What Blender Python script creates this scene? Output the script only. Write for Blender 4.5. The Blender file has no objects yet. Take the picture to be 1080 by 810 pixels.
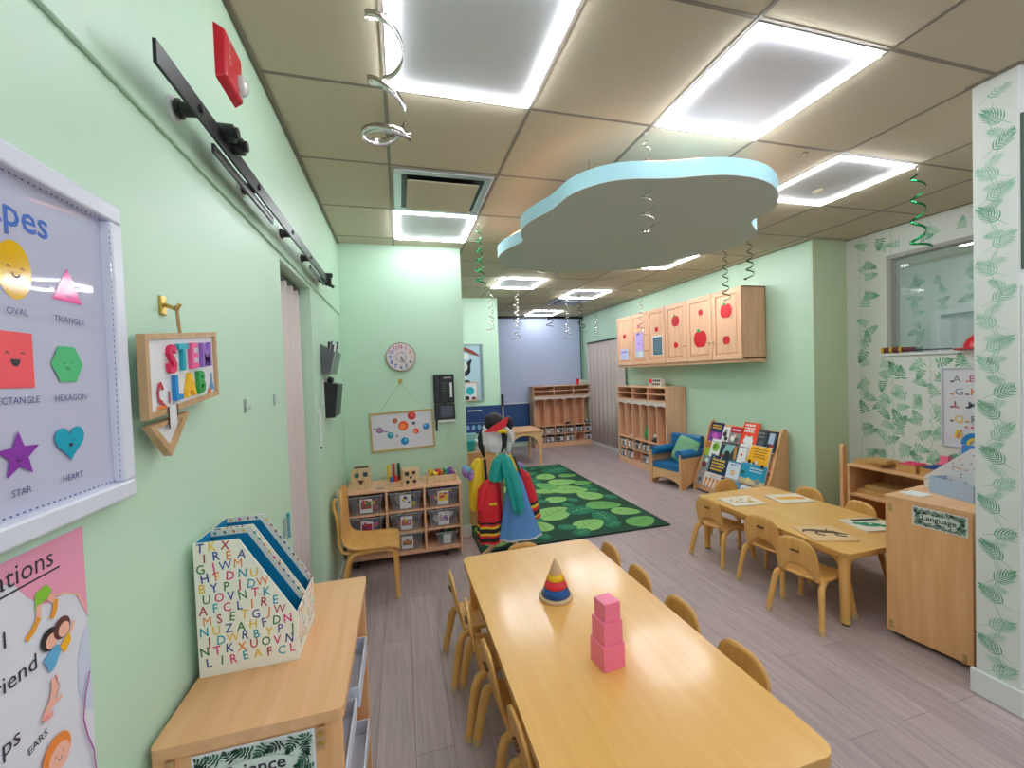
import bpy, math, random
from mathutils import Vector, Matrix
rnd = random.Random(7)
PI = math.pi
scn = bpy.context.scene
C = scn.collection

# ------------------------------------------------------------------ camera
cam_d = bpy.data.cameras.new('camera'); cam = bpy.data.objects.new('camera', cam_d); C.objects.link(cam)
cam_d.sensor_width = 36; cam_d.sensor_fit = 'HORIZONTAL'; cam_d.lens = 36 * 434.606 / 1080
cam_d.clip_start = 0.02; cam_d.clip_end = 60
r_, u_, f_ = (0.96451401, -0.26167251, -0.03521682), (0.04048424, 0.0147647, 0.99907108), (0.26090947, 0.96504378, -0.02483437)
cam.matrix_world = Matrix(((r_[0], u_[0], -f_[0], 0), (r_[1], u_[1], -f_[1], 0), (r_[2], u_[2], -f_[2], 1.49), (0, 0, 0, 1)))
scn.camera = cam
# ------------------------------------------------------------------ world, exposure
w = bpy.data.worlds.new('world'); scn.world = w; w.use_nodes = True
w.node_tree.nodes['Background'].inputs[0].default_value = (0.85, 0.93, 1.0, 1)
w.node_tree.nodes['Background'].inputs[1].default_value = 1.0
scn.view_settings.view_transform = 'Standard'
try: scn.view_settings.look = 'None'
except Exception: pass
scn.view_settings.gamma = 1; scn.view_settings.use_curve_mapping = False
scn.view_settings.exposure = -0.10
LAMP = 46.0            # strength of the ceiling light strips

# ------------------------------------------------------------------ materials
def lin(c):
    return tuple(((x/255)/12.92 if x/255 <= .04045 else ((x/255+.055)/1.055)**2.4) for x in c)
MC = {}
def mat(name, rgb, rough=.5, metal=0., spec=.5, noise=0., nscale=20., bump=0., alpha=1., emit=0., coat=0., trans=0.):
    if name in MC: return MC[name]
    m = bpy.data.materials.new(name); m.use_nodes = True; nt = m.node_tree; b = nt.nodes['Principled BSDF']
    c = lin(rgb)
    b.inputs['Base Color'].default_value = (*c, 1); b.inputs['Roughness'].default_value = rough
    b.inputs['Metallic'].default_value = metal; b.inputs['Specular IOR Level'].default_value = spec
    b.inputs['Alpha'].default_value = alpha; b.inputs['Coat Weight'].default_value = coat; b.inputs['Coat Roughness'].default_value = .12
    b.inputs['Transmission Weight'].default_value = trans
    if emit: b.inputs['Emission Color'].default_value = (.93, .96, 1, 1); b.inputs['Emission Strength'].default_value = emit
    tc = nt.nodes.new('ShaderNodeTexCoord'); n = nt.nodes.new('ShaderNodeTexNoise'); n.inputs['Scale'].default_value = nscale
    n.inputs['Detail'].default_value = 4
    nt.links.new(tc.outputs['Object'], n.inputs['Vector'])
    if not emit:
        mx = nt.nodes.new('ShaderNodeMix'); mx.data_type = 'RGBA'
        k = max(noise, .015)
        mx.inputs['A'].default_value = (*[x*(1-k) for x in c], 1); mx.inputs['B'].default_value = (*[min(1, x*(1+k)) for x in c], 1)
        nt.links.new(n.outputs['Fac'], mx.inputs['Factor']); nt.links.new(mx.outputs['Result'], b.inputs['Base Color'])
    if bump:
        bp = nt.nodes.new('ShaderNodeBump'); bp.inputs['Strength'].default_value = bump; bp.inputs['Distance'].default_value = .01
        nt.links.new(n.outputs['Fac'], bp.inputs['Height']); nt.links.new(bp.outputs['Normal'], b.inputs['Normal'])
    MC[name] = m
    return m
def wood(name, rgb, rgb2, axis='z', rough=.4, scale=14, coat=0.):
    if name in MC: return MC[name]
    m = bpy.data.materials.new(name); m.use_nodes = True; nt = m.node_tree; b = nt.nodes['Principled BSDF']
    tc = nt.nodes.new('ShaderNodeTexCoord'); mp = nt.nodes.new('ShaderNodeMapping'); n = nt.nodes.new('ShaderNodeTexNoise')
    s = [scale]*3; s['xyz'.index(axis)] = scale*.07
    mp.inputs['Scale'].default_value = s
    n.inputs['Scale'].default_value = 2.2; n.inputs['Detail'].default_value = 6; n.inputs['Distortion'].default_value = .6
    cr = nt.nodes.new('ShaderNodeValToRGB'); cr.color_ramp.elements[0].position = .35; cr.color_ramp.elements[1].position = .7
    cr.color_ramp.elements[0].color = (*lin(rgb2), 1); cr.color_ramp.elements[1].color = (*lin(rgb), 1)
    nt.links.new(tc.outputs['Object'], mp.inputs['Vector']); nt.links.new(mp.outputs['Vector'], n.inputs['Vector'])
    nt.links.new(n.outputs['Fac'], cr.inputs['Fac']); nt.links.new(cr.outputs['Color'], b.inputs['Base Color'])
    b.inputs['Roughness'].default_value = rough; b.inputs['Coat Weight'].default_value = coat; b.inputs['Coat Roughness'].default_value = .15
    MC[name] = m
    return m
def col(r, g, b, rough=.55):
    return mat('paint_%d_%d_%d' % (r, g, b), (r, g, b), rough)

GREEN = mat('green_wall_paint', (197, 229, 205), .42, noise=.02, nscale=3, bump=.02)
OLIVE = mat('sage_wall_paint', (204, 222, 186), .5)
WPAPER = mat('wallpaper_ground', (226, 230, 226), .6)
LEAF1 = mat('leaf_print_dark', (112, 174, 140), .6); LEAF2 = mat('leaf_print_mid', (150, 200, 172), .6); LEAF3 = mat('leaf_print_pale', (182, 214, 196), .6)
TILE = mat('ceiling_tile', (203, 193, 170), .9, noise=.03, nscale=60, bump=.05)
TBAR = mat('ceiling_grid', (136, 128, 116), .5)
WHITE = mat('white_paint', (232, 234, 236), .35); OFFW = mat('off_white', (222, 220, 214), .6)
BLACK = mat('black_plastic', (22, 23, 26), .35); BLKM = mat('black_steel', (34, 36, 42), .38, metal=.5)
CHROME = mat('foil_silver', (205, 200, 196), .16, metal=1); GOLDF = mat('foil_green', (30, 140, 80), .16, metal=1)
GOLD = mat('brass_hook', (206, 172, 84), .3, metal=.8)
MAPLE = wood('maple_ply_vertical', (240, 188, 136), (228, 170, 116), 'z', .42)
MAPLEX = wood('maple_ply_x', (236, 188, 142), (224, 172, 122), 'x', .4)
MAPLEY = wood('maple_ply_y', (236, 186, 140), (224, 170, 120), 'y', .4)
PINE = wood('pink_toned_maple', (240, 194, 160), (228, 174, 138), 'z', .42)
PINEY = wood('pink_toned_maple_y', (240, 194, 160), (228, 174, 138), 'y', .42)
CHAIRW = wood('bent_chair_wood', (236, 184, 108), (222, 164, 86), 'z', .38)
TABLEW = wood('maple_laminate', (242, 190, 108), (236, 178, 94), 'y', .32, 10, coat=.5)
TABLEEDGE = wood('table_edge_band', (218, 168, 96), (202, 150, 82), 'y', .4)
LAMPM = mat('light_strip', (255, 255, 255), .5, emit=LAMP)
LAMPF = mat('light_strip_far', (255, 255, 255), .5, emit=LAMP*2.2)
PANEL = mat('light_panel_white', (214, 216, 222), .5)
CLEAR = mat('clear_plastic', (196, 204, 216), .15, alpha=.22)
GLASS = mat('window_glass', (190, 225, 215), .03, alpha=.22)
BLUEW = mat('pale_blue_screen', (188, 200, 232), .55)
NAVY = mat('navy_panel', (44, 84, 138), .45)
CURT = mat('beige_curtain_fabric', (206, 192, 188), .8, noise=.06, nscale=90)

# ------------------------------------------------------------------ mesh builder
FONTC = {}
def glyphs(s, size, bold=0.):
    key = (s, round(size, 5), bold)
    if key not in FONTC:
        cu = bpy.data.curves.new('txt', 'FONT'); cu.body = s; cu.size = size; cu.offset = bold*size; cu.resolution_u = 2
        ob = bpy.data.objects.new('txt', cu); C.objects.link(ob)
        dg = bpy.context.evaluated_depsgraph_get(); dg.update()
        me = bpy.data.meshes.new_from_object(ob.evaluated_get(dg))
        vs = [tuple(v.co) for v in me.vertices]; fs = [tuple(p.vertices) for p in me.polygons]
        bpy.data.objects.remove(ob); bpy.data.curves.remove(cu); bpy.data.meshes.remove(me)
        if vs:
            x0 = min(v[0] for v in vs); x1 = max(v[0] for v in vs)
        else: x0 = x1 = 0
        FONTC[key] = ([(v[0]-x0, v[1]) for v in vs], fs, x1-x0)
    return FONTC[key]
class MB:
    def __init__(s): s.v = []; s.f = []; s.m = []; s.s = []; s.mats = []
    def add(s, vs, fs, m, smooth=False):
        if m not in s.mats: s.mats.append(m)
        k = s.mats.index(m); o = len(s.v)
        s.v += [tuple(x) for x in vs]
        for f in fs: s.f.append(tuple(i+o for i in f)); s.m.append(k); s.s.append(smooth)
        return s
    def box(s, x0, y0, z0, x1, y1, z1, m):
        x0, x1 = sorted((x0, x1)); y0, y1 = sorted((y0, y1)); z0, z1 = sorted((z0, z1))
        v = [(x0,y0,z0),(x1,y0,z0),(x1,y1,z0),(x0,y1,z0),(x0,y0,z1),(x1,y0,z1),(x1,y1,z1),(x0,y1,z1)]
        return s.add(v, [(0,3,2,1),(4,5,6,7),(0,1,5,4),(1,2,6,5),(2,3,7,6),(3,0,4,7)], m)
    def prism(s, poly, axis, a, b, m, smooth=False):
        def P(p, t):
            return {'x': (t, p[0], p[1]), 'y': (p[0], t, p[1]), 'z': (p[0], p[1], t)}[axis]
        n = len(poly); v = [P(p, a) for p in poly] + [P(p, b) for p in poly]
        s.add(v, [tuple(range(n))[::-1], tuple(range(n, 2*n))], m)
        s.add(v, [(i, (i+1) % n, n+(i+1) % n, n+i) for i in range(n)], m, smooth)
        return s
    def tube(s, pts, r, m, n=10, caps=True, flat=1.):
        pts = [Vector(p) for p in pts]; k = len(pts); rs = r if isinstance(r, (list, tuple)) else [r]*k
        vs = []; up = None
        for i, p in enumerate(pts):
            d = (pts[min(i+1, k-1)]-pts[max(i-1, 0)]).normalized()
            if up is None:
                up = Vector((0, 0, 1)) if abs(d.z) < .9 else Vector((1, 0, 0))
            a = d.cross(up).normalized(); up = a.cross(d).normalized()
            for j in range(n):
                t = 2*PI*j/n; vs.append(p+a*math.cos(t)*rs[i]*flat+up*math.sin(t)*rs[i])
        fs = [(i*n+j, i*n+(j+1) % n, (i+1)*n+(j+1) % n, (i+1)*n+j) for i in range(k-1) for j in range(n)]
        s.add(vs, fs, m, True)
        if caps: s.add(vs[:n], [tuple(range(n))[::-1]], m); s.add(vs[-n:], [tuple(range(n))], m)
        return s
    def lathe(s, prof, c, m, n=24, smooth=True):
        vs = []
        for r, z in prof:
            for j in range(n): t = 2*PI*j/n; vs.append((c[0]+r*math.cos(t), c[1]+r*math.sin(t), c[2]+z))
        k = len(prof)
        s.add(vs, [(i*n+j, i*n+(j+1) % n, (i+1)*n+(j+1) % n, (i+1)*n+j) for i in range(k-1) for j in range(n)], m, smooth)
        if prof[0][0] > 1e-4: s.add(vs[:n], [tuple(range(n))[::-1]], m)
        if prof[-1][0] > 1e-4: s.add(vs[-n:], [tuple(range(n))], m)
        return s
    def ball(s, c, r, m, n=12, jit=0.):
        if not isinstance(r, (list, tuple)): r = (r, r, r)
        vs = []; k = n//2+1
        for i in range(k):
            a = PI*i/(k-1)
            for j in range(n):
                t = 2*PI*j/n; q = 1+(rnd.uniform(-jit, jit) if jit else 0)
                vs.append((c[0]+r[0]*q*math.sin(a)*math.cos(t), c[1]+r[1]*q*math.sin(a)*math.sin(t), c[2]+r[2]*math.cos(a)))
        s.add(vs, [(i*n+j, (i+1)*n+j, (i+1)*n+(j+1) % n, i*n+(j+1) % n) for i in range(k-1) for j in range(n)], m, True)
        return s
    def surf(s, fn, nu, nv, m, smooth=True, closed=False):
        vs = [fn(i/nu, j/nv) for i in range(nu+1) for j in range(nv+1)]
        s.add(vs, [(i*(nv+1)+j, (i+1)*(nv+1)+j, (i+1)*(nv+1)+j+1, i*(nv+1)+j+1) for i in range(nu) for j in range(nv)], m, smooth)
        return s
    def build(s, name, parent=None, bevel=0., org=None, solid=0., subd=0, loc=None):
        me = bpy.data.meshes.new(name)
        if org is None: org = ORG.get(parent.name, (0, 0, 0)) if parent else (loc or (0, 0, 0))
        me.from_pydata([(v[0]-org[0], v[1]-org[1], v[2]-org[2]) for v in s.v], [], s.f)
        for m in s.mats: me.materials.append(m)
        me.polygons.foreach_set('material_index', s.m); me.polygons.foreach_set('use_smooth', s.s); me.update()
        o = bpy.data.objects.new(name, me); C.objects.link(o)
        if parent: o.parent = parent; ORG[o.name] = org
        elif loc: o.location = loc
        if solid: md = o.modifiers.new('thickness', 'SOLIDIFY'); md.thickness = solid; md.offset = 0
        if subd: md = o.modifiers.new('smooth', 'SUBSURF'); md.levels = subd; md.render_levels = subd
        if bevel:
            md = o.modifiers.new('bevel', 'BEVEL'); md.width = bevel; md.segments = 2; md.limit_method = 'ANGLE'; md.angle_limit = .7
        return o
ORG = {}
def tag(o, label, cat, group=None, kind=None):
    o['label'] = label; o['category'] = cat
    if group: o['group'] = group
    if kind: o['kind'] = kind
    return o
def thing(name, label, cat, loc=(0, 0, 0), rotz=0, group=None, local=False):
    o = bpy.data.objects.new(name, None); o.empty_display_size = .05; C.objects.link(o)
    o.location = loc; o.rotation_euler = (0, 0, rotz); ORG[o.name] = (0, 0, 0) if local else tuple(loc)
    return tag(o, label, cat, group)
def struct(o): o['kind'] = 'structure'; return o
def clone(root, loc, rotz=0, label=None, group=None):
    def cp(o, par):
        c = o.copy(); C.objects.link(c)
        if par: c.parent = par
        for ch in o.children: cp(ch, c)
        return c
    r = cp(root, None); r.location = loc; r.rotation_euler = (0, 0, rotz)
    if label: r['label'] = label
    if group: r['group'] = group
    return r
class Canvas:
    """flat printing on a surface: local 2-D coordinates mapped to a plane, each layer a hair in front of the last"""
    def __init__(s, mb, o, ux, uy, lift=.0005):
        s.mb = mb; s.o = Vector(o); s.ux = Vector(ux).normalized(); s.uy = Vector(uy).normalized(); s.n = s.ux.cross(s.uy); s.k = 1; s.lift = lift; s.clip = None
    def P(s, p): return s.o+s.ux*p[0]+s.uy*p[1]+s.n*s.lift*s.k
    def poly(s, pts, m, up=True):
        s.mb.add([s.P(p) for p in pts], [tuple(range(len(pts)))], m)
        if up: s.k += .25
    def rect(s, x0, y0, x1, y1, m): s.poly([(x0, y0), (x1, y0), (x1, y1), (x0, y1)], m)
    def disc(s, x, y, r, m, ry=None, n=20, rot=0.):
        ry = ry or r
        pts = []
        for i in range(n):
            a = 2*PI*i/n; px, py = r*math.cos(a), ry*math.sin(a)
            pts.append((x+px*math.cos(rot)-py*math.sin(rot), y+px*math.sin(rot)+py*math.cos(rot)))
        s.poly(pts, m)
    def stroke(s, pts, w, m):
        if s.clip:
            ok = [s.clip[0] < p[0] < s.clip[2] and s.clip[1] < p[1] < s.clip[3] for p in pts]
            n_ = ok.index(False) if False in ok else len(ok)
            if n_ < 2: return
            pts = pts[:n_]; w = w[:n_] if isinstance(w, list) else w
        k = len(pts); L = []; Rr = []
        for i, p in enumerate(pts):
            a = pts[max(i-1, 0)]; b = pts[min(i+1, k-1)]; dx, dy = b[0]-a[0], b[1]-a[1]; l = math.hypot(dx, dy) or 1
            ww = w[i] if isinstance(w, list) else w
            L.append((p[0]-dy/l*ww/2, p[1]+dx/l*ww/2)); Rr.append((p[0]+dy/l*ww/2, p[1]-dx/l*ww/2))
        vs = [s.P(p) for p in L]+[s.P(p) for p in Rr]
        s.mb.add(vs, [(i+k, i+1+k, i+1, i) for i in range(k-1)], m); s.k += .25
    def text(s, st, x, y, size, m, align='l', bold=0., rot=0., sx=1.):
        vs, fs, wd = glyphs(st, size, bold); o = {'l': 0, 'c': -wd*sx/2, 'r': -wd*sx}[align]
        ca, sa = math.cos(rot), math.sin(rot)
        s.mb.add([s.P((x+(v[0]*sx+o)*ca-v[1]*sa, y+(v[0]*sx+o)*sa+v[1]*ca)) for v in vs], fs, m); s.k += .25
    def face(s, x, y, r, m, open_=False):
        for q in (-1, 1):
            s.stroke([(x+q*r*.45-r*.12, y+r*.25), (x+q*r*.45, y+r*.34), (x+q*r*.45+r*.12, y+r*.25)], r*.07, m)
        if open_: s.poly([(x+r*.3*math.cos(PI+PI*i/8), y-r*.05+r*.38*math.sin(PI+PI*i/8)) for i in range(9)], m)
        else: s.stroke([(x+r*.25*math.cos(PI+PI*i/8), y-r*.05+r*.22*math.sin(PI+PI*i/8)) for i in range(9)], r*.08, m)
def palm(cv, x, y, a, L, m, n=7, spread=1.15, wid=.1):
    """a cut-leaf frond drawn as narrow curved leaflets fanning from a midrib"""
    ca, sa = math.cos(a), math.sin(a)
    def T(px, py): return (x+px*ca-py*sa, y+px*sa+py*ca)
    cv.stroke([T(-L*.35, 0), T(0, L*.02), T(L*.5, 0), T(L, -L*.03)], [L*.012, L*.02, L*.02, L*.008], m)
    for i in range(n):
        t = i/(n-1); bx = L*(.05+.75*t)
        ll = L*(.55-.25*abs(t-.35)*1.4)
        for q in (-1, 1):
            an = q*(spread-t*.65)
            p = [(bx+ll*u*math.cos(an-q*.35*u), ll*u*math.sin(an-q*.35*u)) for u in (0, .3, .65, 1)]
            cv.stroke([T(*z) for z in p], [L*wid*.35, L*wid, L*wid*.75, L*.004], m)
            cv.k -= .25
def monstera(cv, x, y, a, R, m, m2):
    """a split heart-shaped leaf: broad curved lobes off a midrib"""
    ca, sa = math.cos(a), math.sin(a)
    def T(px, py): return (x+px*ca-py*sa, y+px*sa+py*ca)
    k0 = cv.k
    for q in (-1, 1):
        for i in range(6):
            t = i/5; bx = R*(-.15+.85*t); an = 2.15-1.75*t; ll = R*(.78-.30*t)*(1-.25*(1-t))
            cv.k = k0+.05*i
            p = [(bx+ll*u*math.cos(an-.45*u), q*ll*u*math.sin(an-.45*u)) for u in (0, .35, .7, 1)]
            cv.stroke([T(*z) for z in p], [R*.07, R*.17, R*.15, R*.02], m)
    cv.k = k0+.5
    cv.stroke([T(-R*.55, 0), T(0, 0), T(R*.9, 0)], [R*.03, R*.05, R*.02], m2)
    cv.k = k0

# ================================================================== STRUCTURE
LX = -.479; ZC = 2.648; BY = 3.77
def sbox(name, *a, bevel=0):
    mb = MB(); mb.box(*a); return struct(mb.build(name, bevel=bevel))
# floor of vinyl planks
def floor_mat():
    m = bpy.data.materials.new('vinyl_plank_floor'); m.use_nodes = True; nt = m.node_tree; b = nt.nodes['Principled BSDF']; L = nt.links
    tc = nt.nodes.new('ShaderNodeTexCoord'); mp = nt.nodes.new('ShaderNodeMapping'); mp.inputs['Rotation'].default_value = (0, 0, PI/2)
    br = nt.nodes.new('ShaderNodeTexBrick'); br.inputs['Scale'].default_value = 1; br.inputs['Brick Width'].default_value = 1.2
    br.inputs['Row Height'].default_value = .15; br.inputs['Mortar Size'].default_value = .0015; br.inputs['Bias'].default_value = 0
    br.inputs['Color1'].default_value = (*lin((188, 171, 171)), 1); br.inputs['Color2'].default_value = (*lin((175, 158, 158)), 1); br.inputs['Mortar'].default_value = (*lin((146, 129, 128)), 1)
    br.offset = .37
    m2 = nt.nodes.new('ShaderNodeMapping'); m2.inputs['Scale'].default_value = (30, 1.6, 1)
    n = nt.nodes.new('ShaderNodeTexNoise'); n.inputs['Scale'].default_value = 1.6; n.inputs['Detail'].default_value = 8; n.inputs['Distortion'].default_value = 1.2
    cr = nt.nodes.new('ShaderNodeValToRGB'); cr.color_ramp.elements[0].position = .34; cr.color_ramp.elements[1].position = .66
    cr.color_ramp.elements[0].color = (.76, .75, .75, 1); cr.color_ramp.elements[1].color = (1.1, 1.09, 1.08, 1)
    mx = nt.nodes.new('ShaderNodeMix'); mx.data_type = 'RGBA'; mx.blend_type = 'MULTIPLY'; mx.inputs['Factor'].default_value = .8
    L.new(tc.outputs['Object'], mp.inputs['Vector']); L.new(mp.outputs['Vector'], br.inputs['Vector']); L.new(tc.outputs['Object'], m2.inputs['Vector'])
    L.new(m2.outputs['Vector'], n.inputs['Vector']); L.new(n.outputs['Fac'], cr.inputs['Fac']); L.new(br.outputs['Color'], mx.inputs['A']); L.new(cr.outputs['Color'], mx.inputs['B'])
    L.new(mx.outputs['Result'], b.inputs['Base Color']); b.inputs['Roughness'].default_value = .42
    return m
sbox('floor', -.7, -2.6, -.05, 6.6, 8.3, 0, floor_mat())
sbox('ceiling', -.7, -2.6, ZC+.003, 6.6, 8.3, ZC+.06, TILE)
# left wall with the recess of the folding curtain
mb = MB(); mb.box(-.60, -2.6, 0, LX, 1.97, ZC+.02, GREEN); mb.box(-.60, 1.97, 2.02, LX, 2.59, ZC+.02, GREEN); mb.box(-.60, 2.59, 0, LX, 8.2, ZC+.02, GREEN)
mb.box(-.64, 1.9, 0, -.60, 2.7, 2.1, GREEN); struct(mb.build('wall_left'))
sbox('trim_1', LX, -2.5, 2.04, LX+.010, BY, ZC-.01, GREEN, bevel=.003)
sbox('wall_back', LX, BY, 0, .57, BY+.12, ZC+.02, GREEN)
sbox('wall_middle', LX, 6.15, 0, 1.47, 6.27, ZC+.02, GREEN)
sbox('wall_far', -.6, 8.10, 0, 3.9, 8.2, ZC+.02, GREEN)
sbox('wall_right', 3.77, 3.02, 0, 4.3, 8.2, ZC+.02, GREEN)
# the jog beside the wallpaper, painted sage
mb = MB(); mb.box(3.772, 3.008, 0, 4.19, 3.02, ZC+.02, OLIVE); struct(mb.build('wall_corner'))
# wallpapered wall with the interior window
WX = 4.19
mb = MB()
mb.box(WX, 1.14, 0, WX+.12, 3.02, 1.55, WPAPER); mb.box(WX, 1.14, 2.41, WX+.12, 3.02, ZC+.02, WPAPER); mb.box(WX, 2.66, 1.55, WX+.12, 3.02, 2.41, WPAPER)
mb.box(WX, 1.14, 1.55, WX+.12, 1.40, 2.41, WPAPER)
r = random.Random(3)
cv = Canvas(mb, (WX, 3.0, 0), (0, -1, 0), (0, 0, 1))
def inwin(u, v, e=.09): return (.34-e) < u < (1.60+e) and (1.55-e) < v < (2.41+e)
for c0 in [.10, .36, .63, .90, 1.18, 1.45, 1.7]:
    v = r.uniform(.05, .15)
    while v < 2.6:
        for q in (-1, 1):
            u = c0+q*r.uniform(.03, .085)
            vv = v+r.uniform(-.03, .03)
            R = r.uniform(.060, .088)
            if not inwin(u, vv, R) and R*.95 < u < 1.80 and vv < 2.57: monstera(cv, u, vv, r.uniform(0, 2*PI), R, r.choice([LEAF1, LEAF2, LEAF2]), LEAF3)
        v += r.uniform(.065, .095)
        if not inwin(c0, v, .03): cv.stroke([(c0, v-.05), (c0+.02, v), (c0, v+.04)], .004, LEAF2)
        if r.random() < .10: v += .08
        cv.k = 1
struct(mb.build('wall_side'))
# wallpapered partition end next to the camera
mb = MB(); mb.box(2.42, 1.075, 0, WX+.12, 1.21, ZC+.02, WPAPER)
cv = Canvas(mb, (2.42, 1.21, 0), (0, -1, 0), (0, 0, 1), lift=.0004)
r = random.Random(11); cv.clip = (.002, 0, .133, 2.6)
yy = .13; side = 1
while yy < 2.62:
    x_ = .067-side*r.uniform(.005, .03); palm(cv, x_, yy, PI*.5-side*r.uniform(.7, 1.25), .098, r.choice([LEAF1, LEAF2, LEAF2]), n=8, wid=.055)
    if r.random() < .7: cv.k = 1; palm(cv, .067+side*.03, yy+.05, PI*.5+side*r.uniform(.8, 1.6), .062, r.choice([LEAF3, LEAF2]), n=7, wid=.06)
    cv.k = 1; cv.stroke([(.067, yy-.04), (.067+side*.02, yy+.03), (.067, yy+.09)], .0025, LEAF2); cv.k = 1
    yy += r.uniform(.085, .12); side = -side
cv2 = Canvas(mb, (2.42, 1.075, 0), (1, 0, 0), (0, 0, 1), lift=.0004)
for i in range(120):
    cv2.k = 1; palm(cv2, r.uniform(.09, 1.6), r.uniform(.15, 2.5), r.uniform(0, 6.3), r.uniform(.06, .085), r.choice([LEAF1, LEAF2, LEAF3]), n=6, wid=.08)
struct(mb.build('wall_partition'))
# the room behind the window
mb = MB(); mb.box(6.2, .3, 0, 6.3, 4.0, ZC, WPAPER)
cv = Canvas(mb, (6.2, 4.0, 0), (0, -1, 0), (0, 0, 1))
r = random.Random(5)
for i in range(330):
    cv.k = 1; u = .1+.27*int(r.random()*13)+r.uniform(-.06, .06); monstera(cv, u, r.uniform(.9, 2.55), r.uniform(0, 6.3), r.uniform(.06, .085), r.choice([LEAF1, LEAF2]), LEAF3)
struct(mb.build('wall_next_room'))
sbox('wall_next_room_end', 4.31, 3.9, 0, 6.3, 4.0, ZC, WPAPER)
# baseboards
for n, a in (('baseboard_left', (LX, -2.5, 0, LX+.014, 1.96, .10)), ('baseboard_left', (LX, 2.60, 0, LX+.014, BY, .10)), ('baseboard_back', (LX+.014, BY-.014, 0, .57, BY, .10)),
             ('baseboard_back', (.57, BY-.014, 0, .584, BY+.12, .10)), ('baseboard_right', (3.756, 3.02, 0, 3.77, 8.1, .10)), ('baseboard_side', (WX-.014, 1.21, 0, WX, 3.0, .10)),
             ('baseboard_middle', (-.4, 6.136, 0, 1.484, 6.15, .10)), ('baseboard_partition', (2.405, 1.06, 0, 2.42, 1.225, .11)), ('baseboard_partition', (2.42, 1.06, 0, WX, 1.075, .11)),
             ('baseboard_corner', (3.756, 2.994, 0, 4.176, 3.008, .10))):
    mb = MB(); mb.box(*a, WHITE); struct(mb.build(n, bevel=.004))
# ceiling grid
GX = [-.0112+.6084*i for i in range(0, 12)]; GY = [1.1329+.6116*j for j in range(-6, 12)]
mb = MB()
for x in GX: mb.box(x-.008, -2.5, ZC, x+.008, 8.1, ZC+.02, TBAR)
for y in GY:
    xs = [LX]+GX+[6.6]
    for a, b in zip(xs[:-1], xs[1:]): mb.box(a+.008, y-.007, ZC+.001, b-.008, y+.007, ZC+.021, TBAR)
mb.box(LX+.010, -2.5, ZC-.004, LX+.028, BY, ZC+.02, TBAR); mb.box(3.752, 3.02, ZC-.002, 3.77, 8.1, ZC+.02, TBAR); mb.box(WX-.018, 1.21, ZC-.002, WX, 3.0, ZC+.02, TBAR)
mb.box(2.402, 1.06, ZC-.004, 2.42, 1.225, ZC+.02, TBAR)
struct(mb.build('trim_2'))

# ------------------------------------------------------------------ ceiling lights: glowing square rims round a white panel
def make_light(lm):
    t = thing('ceiling_light', 'x', 'ceiling light', local=True)
    h = .292; mb = MB()
    mb.box(-h-.006, -h-.006, -.002, h+.006, h+.006, .006, PANEL); mb.build('panel', t)
    mb = MB(); o = h-.006; i = h-.023
    for a in ((-o, -o, o, -i), (-o, i, o, o), (-o, -i, -i, i), (i, -i, o, i)): mb.box(a[0], a[1], -.011, a[2], a[3], -.002, lm)
    mb.build('light_strip', t)
    return t
cells = [(1, 0, 'big glowing square ceiling light at the top of the photo, nearest the left wall'),
         (3, 0, 'large bright square ceiling light just in front of the blue cloud panel'),
         (5, 1, 'square ceiling light to the right of the cloud, beside the green streamer'),
         (1, 3, 'small square ceiling light beyond the chrome-framed air vent'),
         (5, 4, 'square ceiling light partly hidden behind the right end of the cloud'),
         (3, 6, 'square ceiling light beyond the left lobe of the cloud'),
         (5, 7, 'far square ceiling light with a grey vent right behind it'),
         (5, 10, 'farthest square ceiling light, next to the pale blue screen'),
         (1, 6, 'unseen square ceiling light added to brighten the hallway behind the clock wall'),  # unseen lamp, added to light the hallway and far end
         (1, -3, 'added square ceiling light behind the camera on the cabinet side'), (3, -3, 'added square ceiling light behind the camera, mid ceiling'), (5, -2, 'added square ceiling light behind the camera near the partition')]  # unseen lamps carrying on the rows, added for their light
L0 = make_light(LAMPM); LF = make_light(LAMPF)
for k, (i, j, lb) in enumerate(cells):
    x = -.0112+.6084*(i-1)+.3042; y = 1.1329+.6116*j+.3058
    o = L0 if k == 0 else LF if k == 5 else clone(LF if j in (4, 7) else L0, (0, 0, 0), 0)
    o.location = (x, y, ZC); o['label'] = lb; o['group'] = 'square rim ceiling lights'
# light in the next room, seen through the glass
o = clone(L0, (5.35, 2.6, ZC), 0, 'ceiling light in the next room, seen through the side window', 'square rim ceiling lights')
# vents
def vent(x, y, label, fm, face, name='ceiling_vent'):
    t = thing(name, label, 'vent', (x, y, ZC-.012)); h = .285
    mb = MB()
    for s in (1,):
        for a in ((-h, -h, h, -h+.045), (-h, h-.045, h, h), (-h, -h+.045, -h+.045, h-.045), (h-.045, -h+.045, h, h-.045)):
            mb.box(x+a[0], y+a[1], ZC-.012, x+a[2], y+a[3], ZC+.018, fm)
    mb.build('frame', t, bevel=.006)
    mb = MB(); mb.box(x-h+.075, y-h+.075, ZC-.030, x+h-.075, y+h-.075, ZC-.022, face); mb.build('diffuser_plate', t, bevel=.003)
    mb = MB(); mb.box(x-h+.04, y-h+.04, ZC-.002, x+h-.04, y+h-.04, ZC+.002, BLACK)  # black plate stands for the shade inside the duct
    for q in ((-.15, -.15), (.15, .15)): mb.box(x+q[0]-.01, y+q[1]-.01, ZC-.025, x+q[0]+.01, y+q[1]+.01, ZC+.015, BLACK)
    mb.build('duct_shade_plate', t)
ALU = mat('brushed_aluminium', (205, 208, 212), .3, metal=.85)
vent(.293, 1.1329+.6116*2.5, 'square air vent with shiny metal frame next to the small ceiling light', ALU, TILE)
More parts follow.
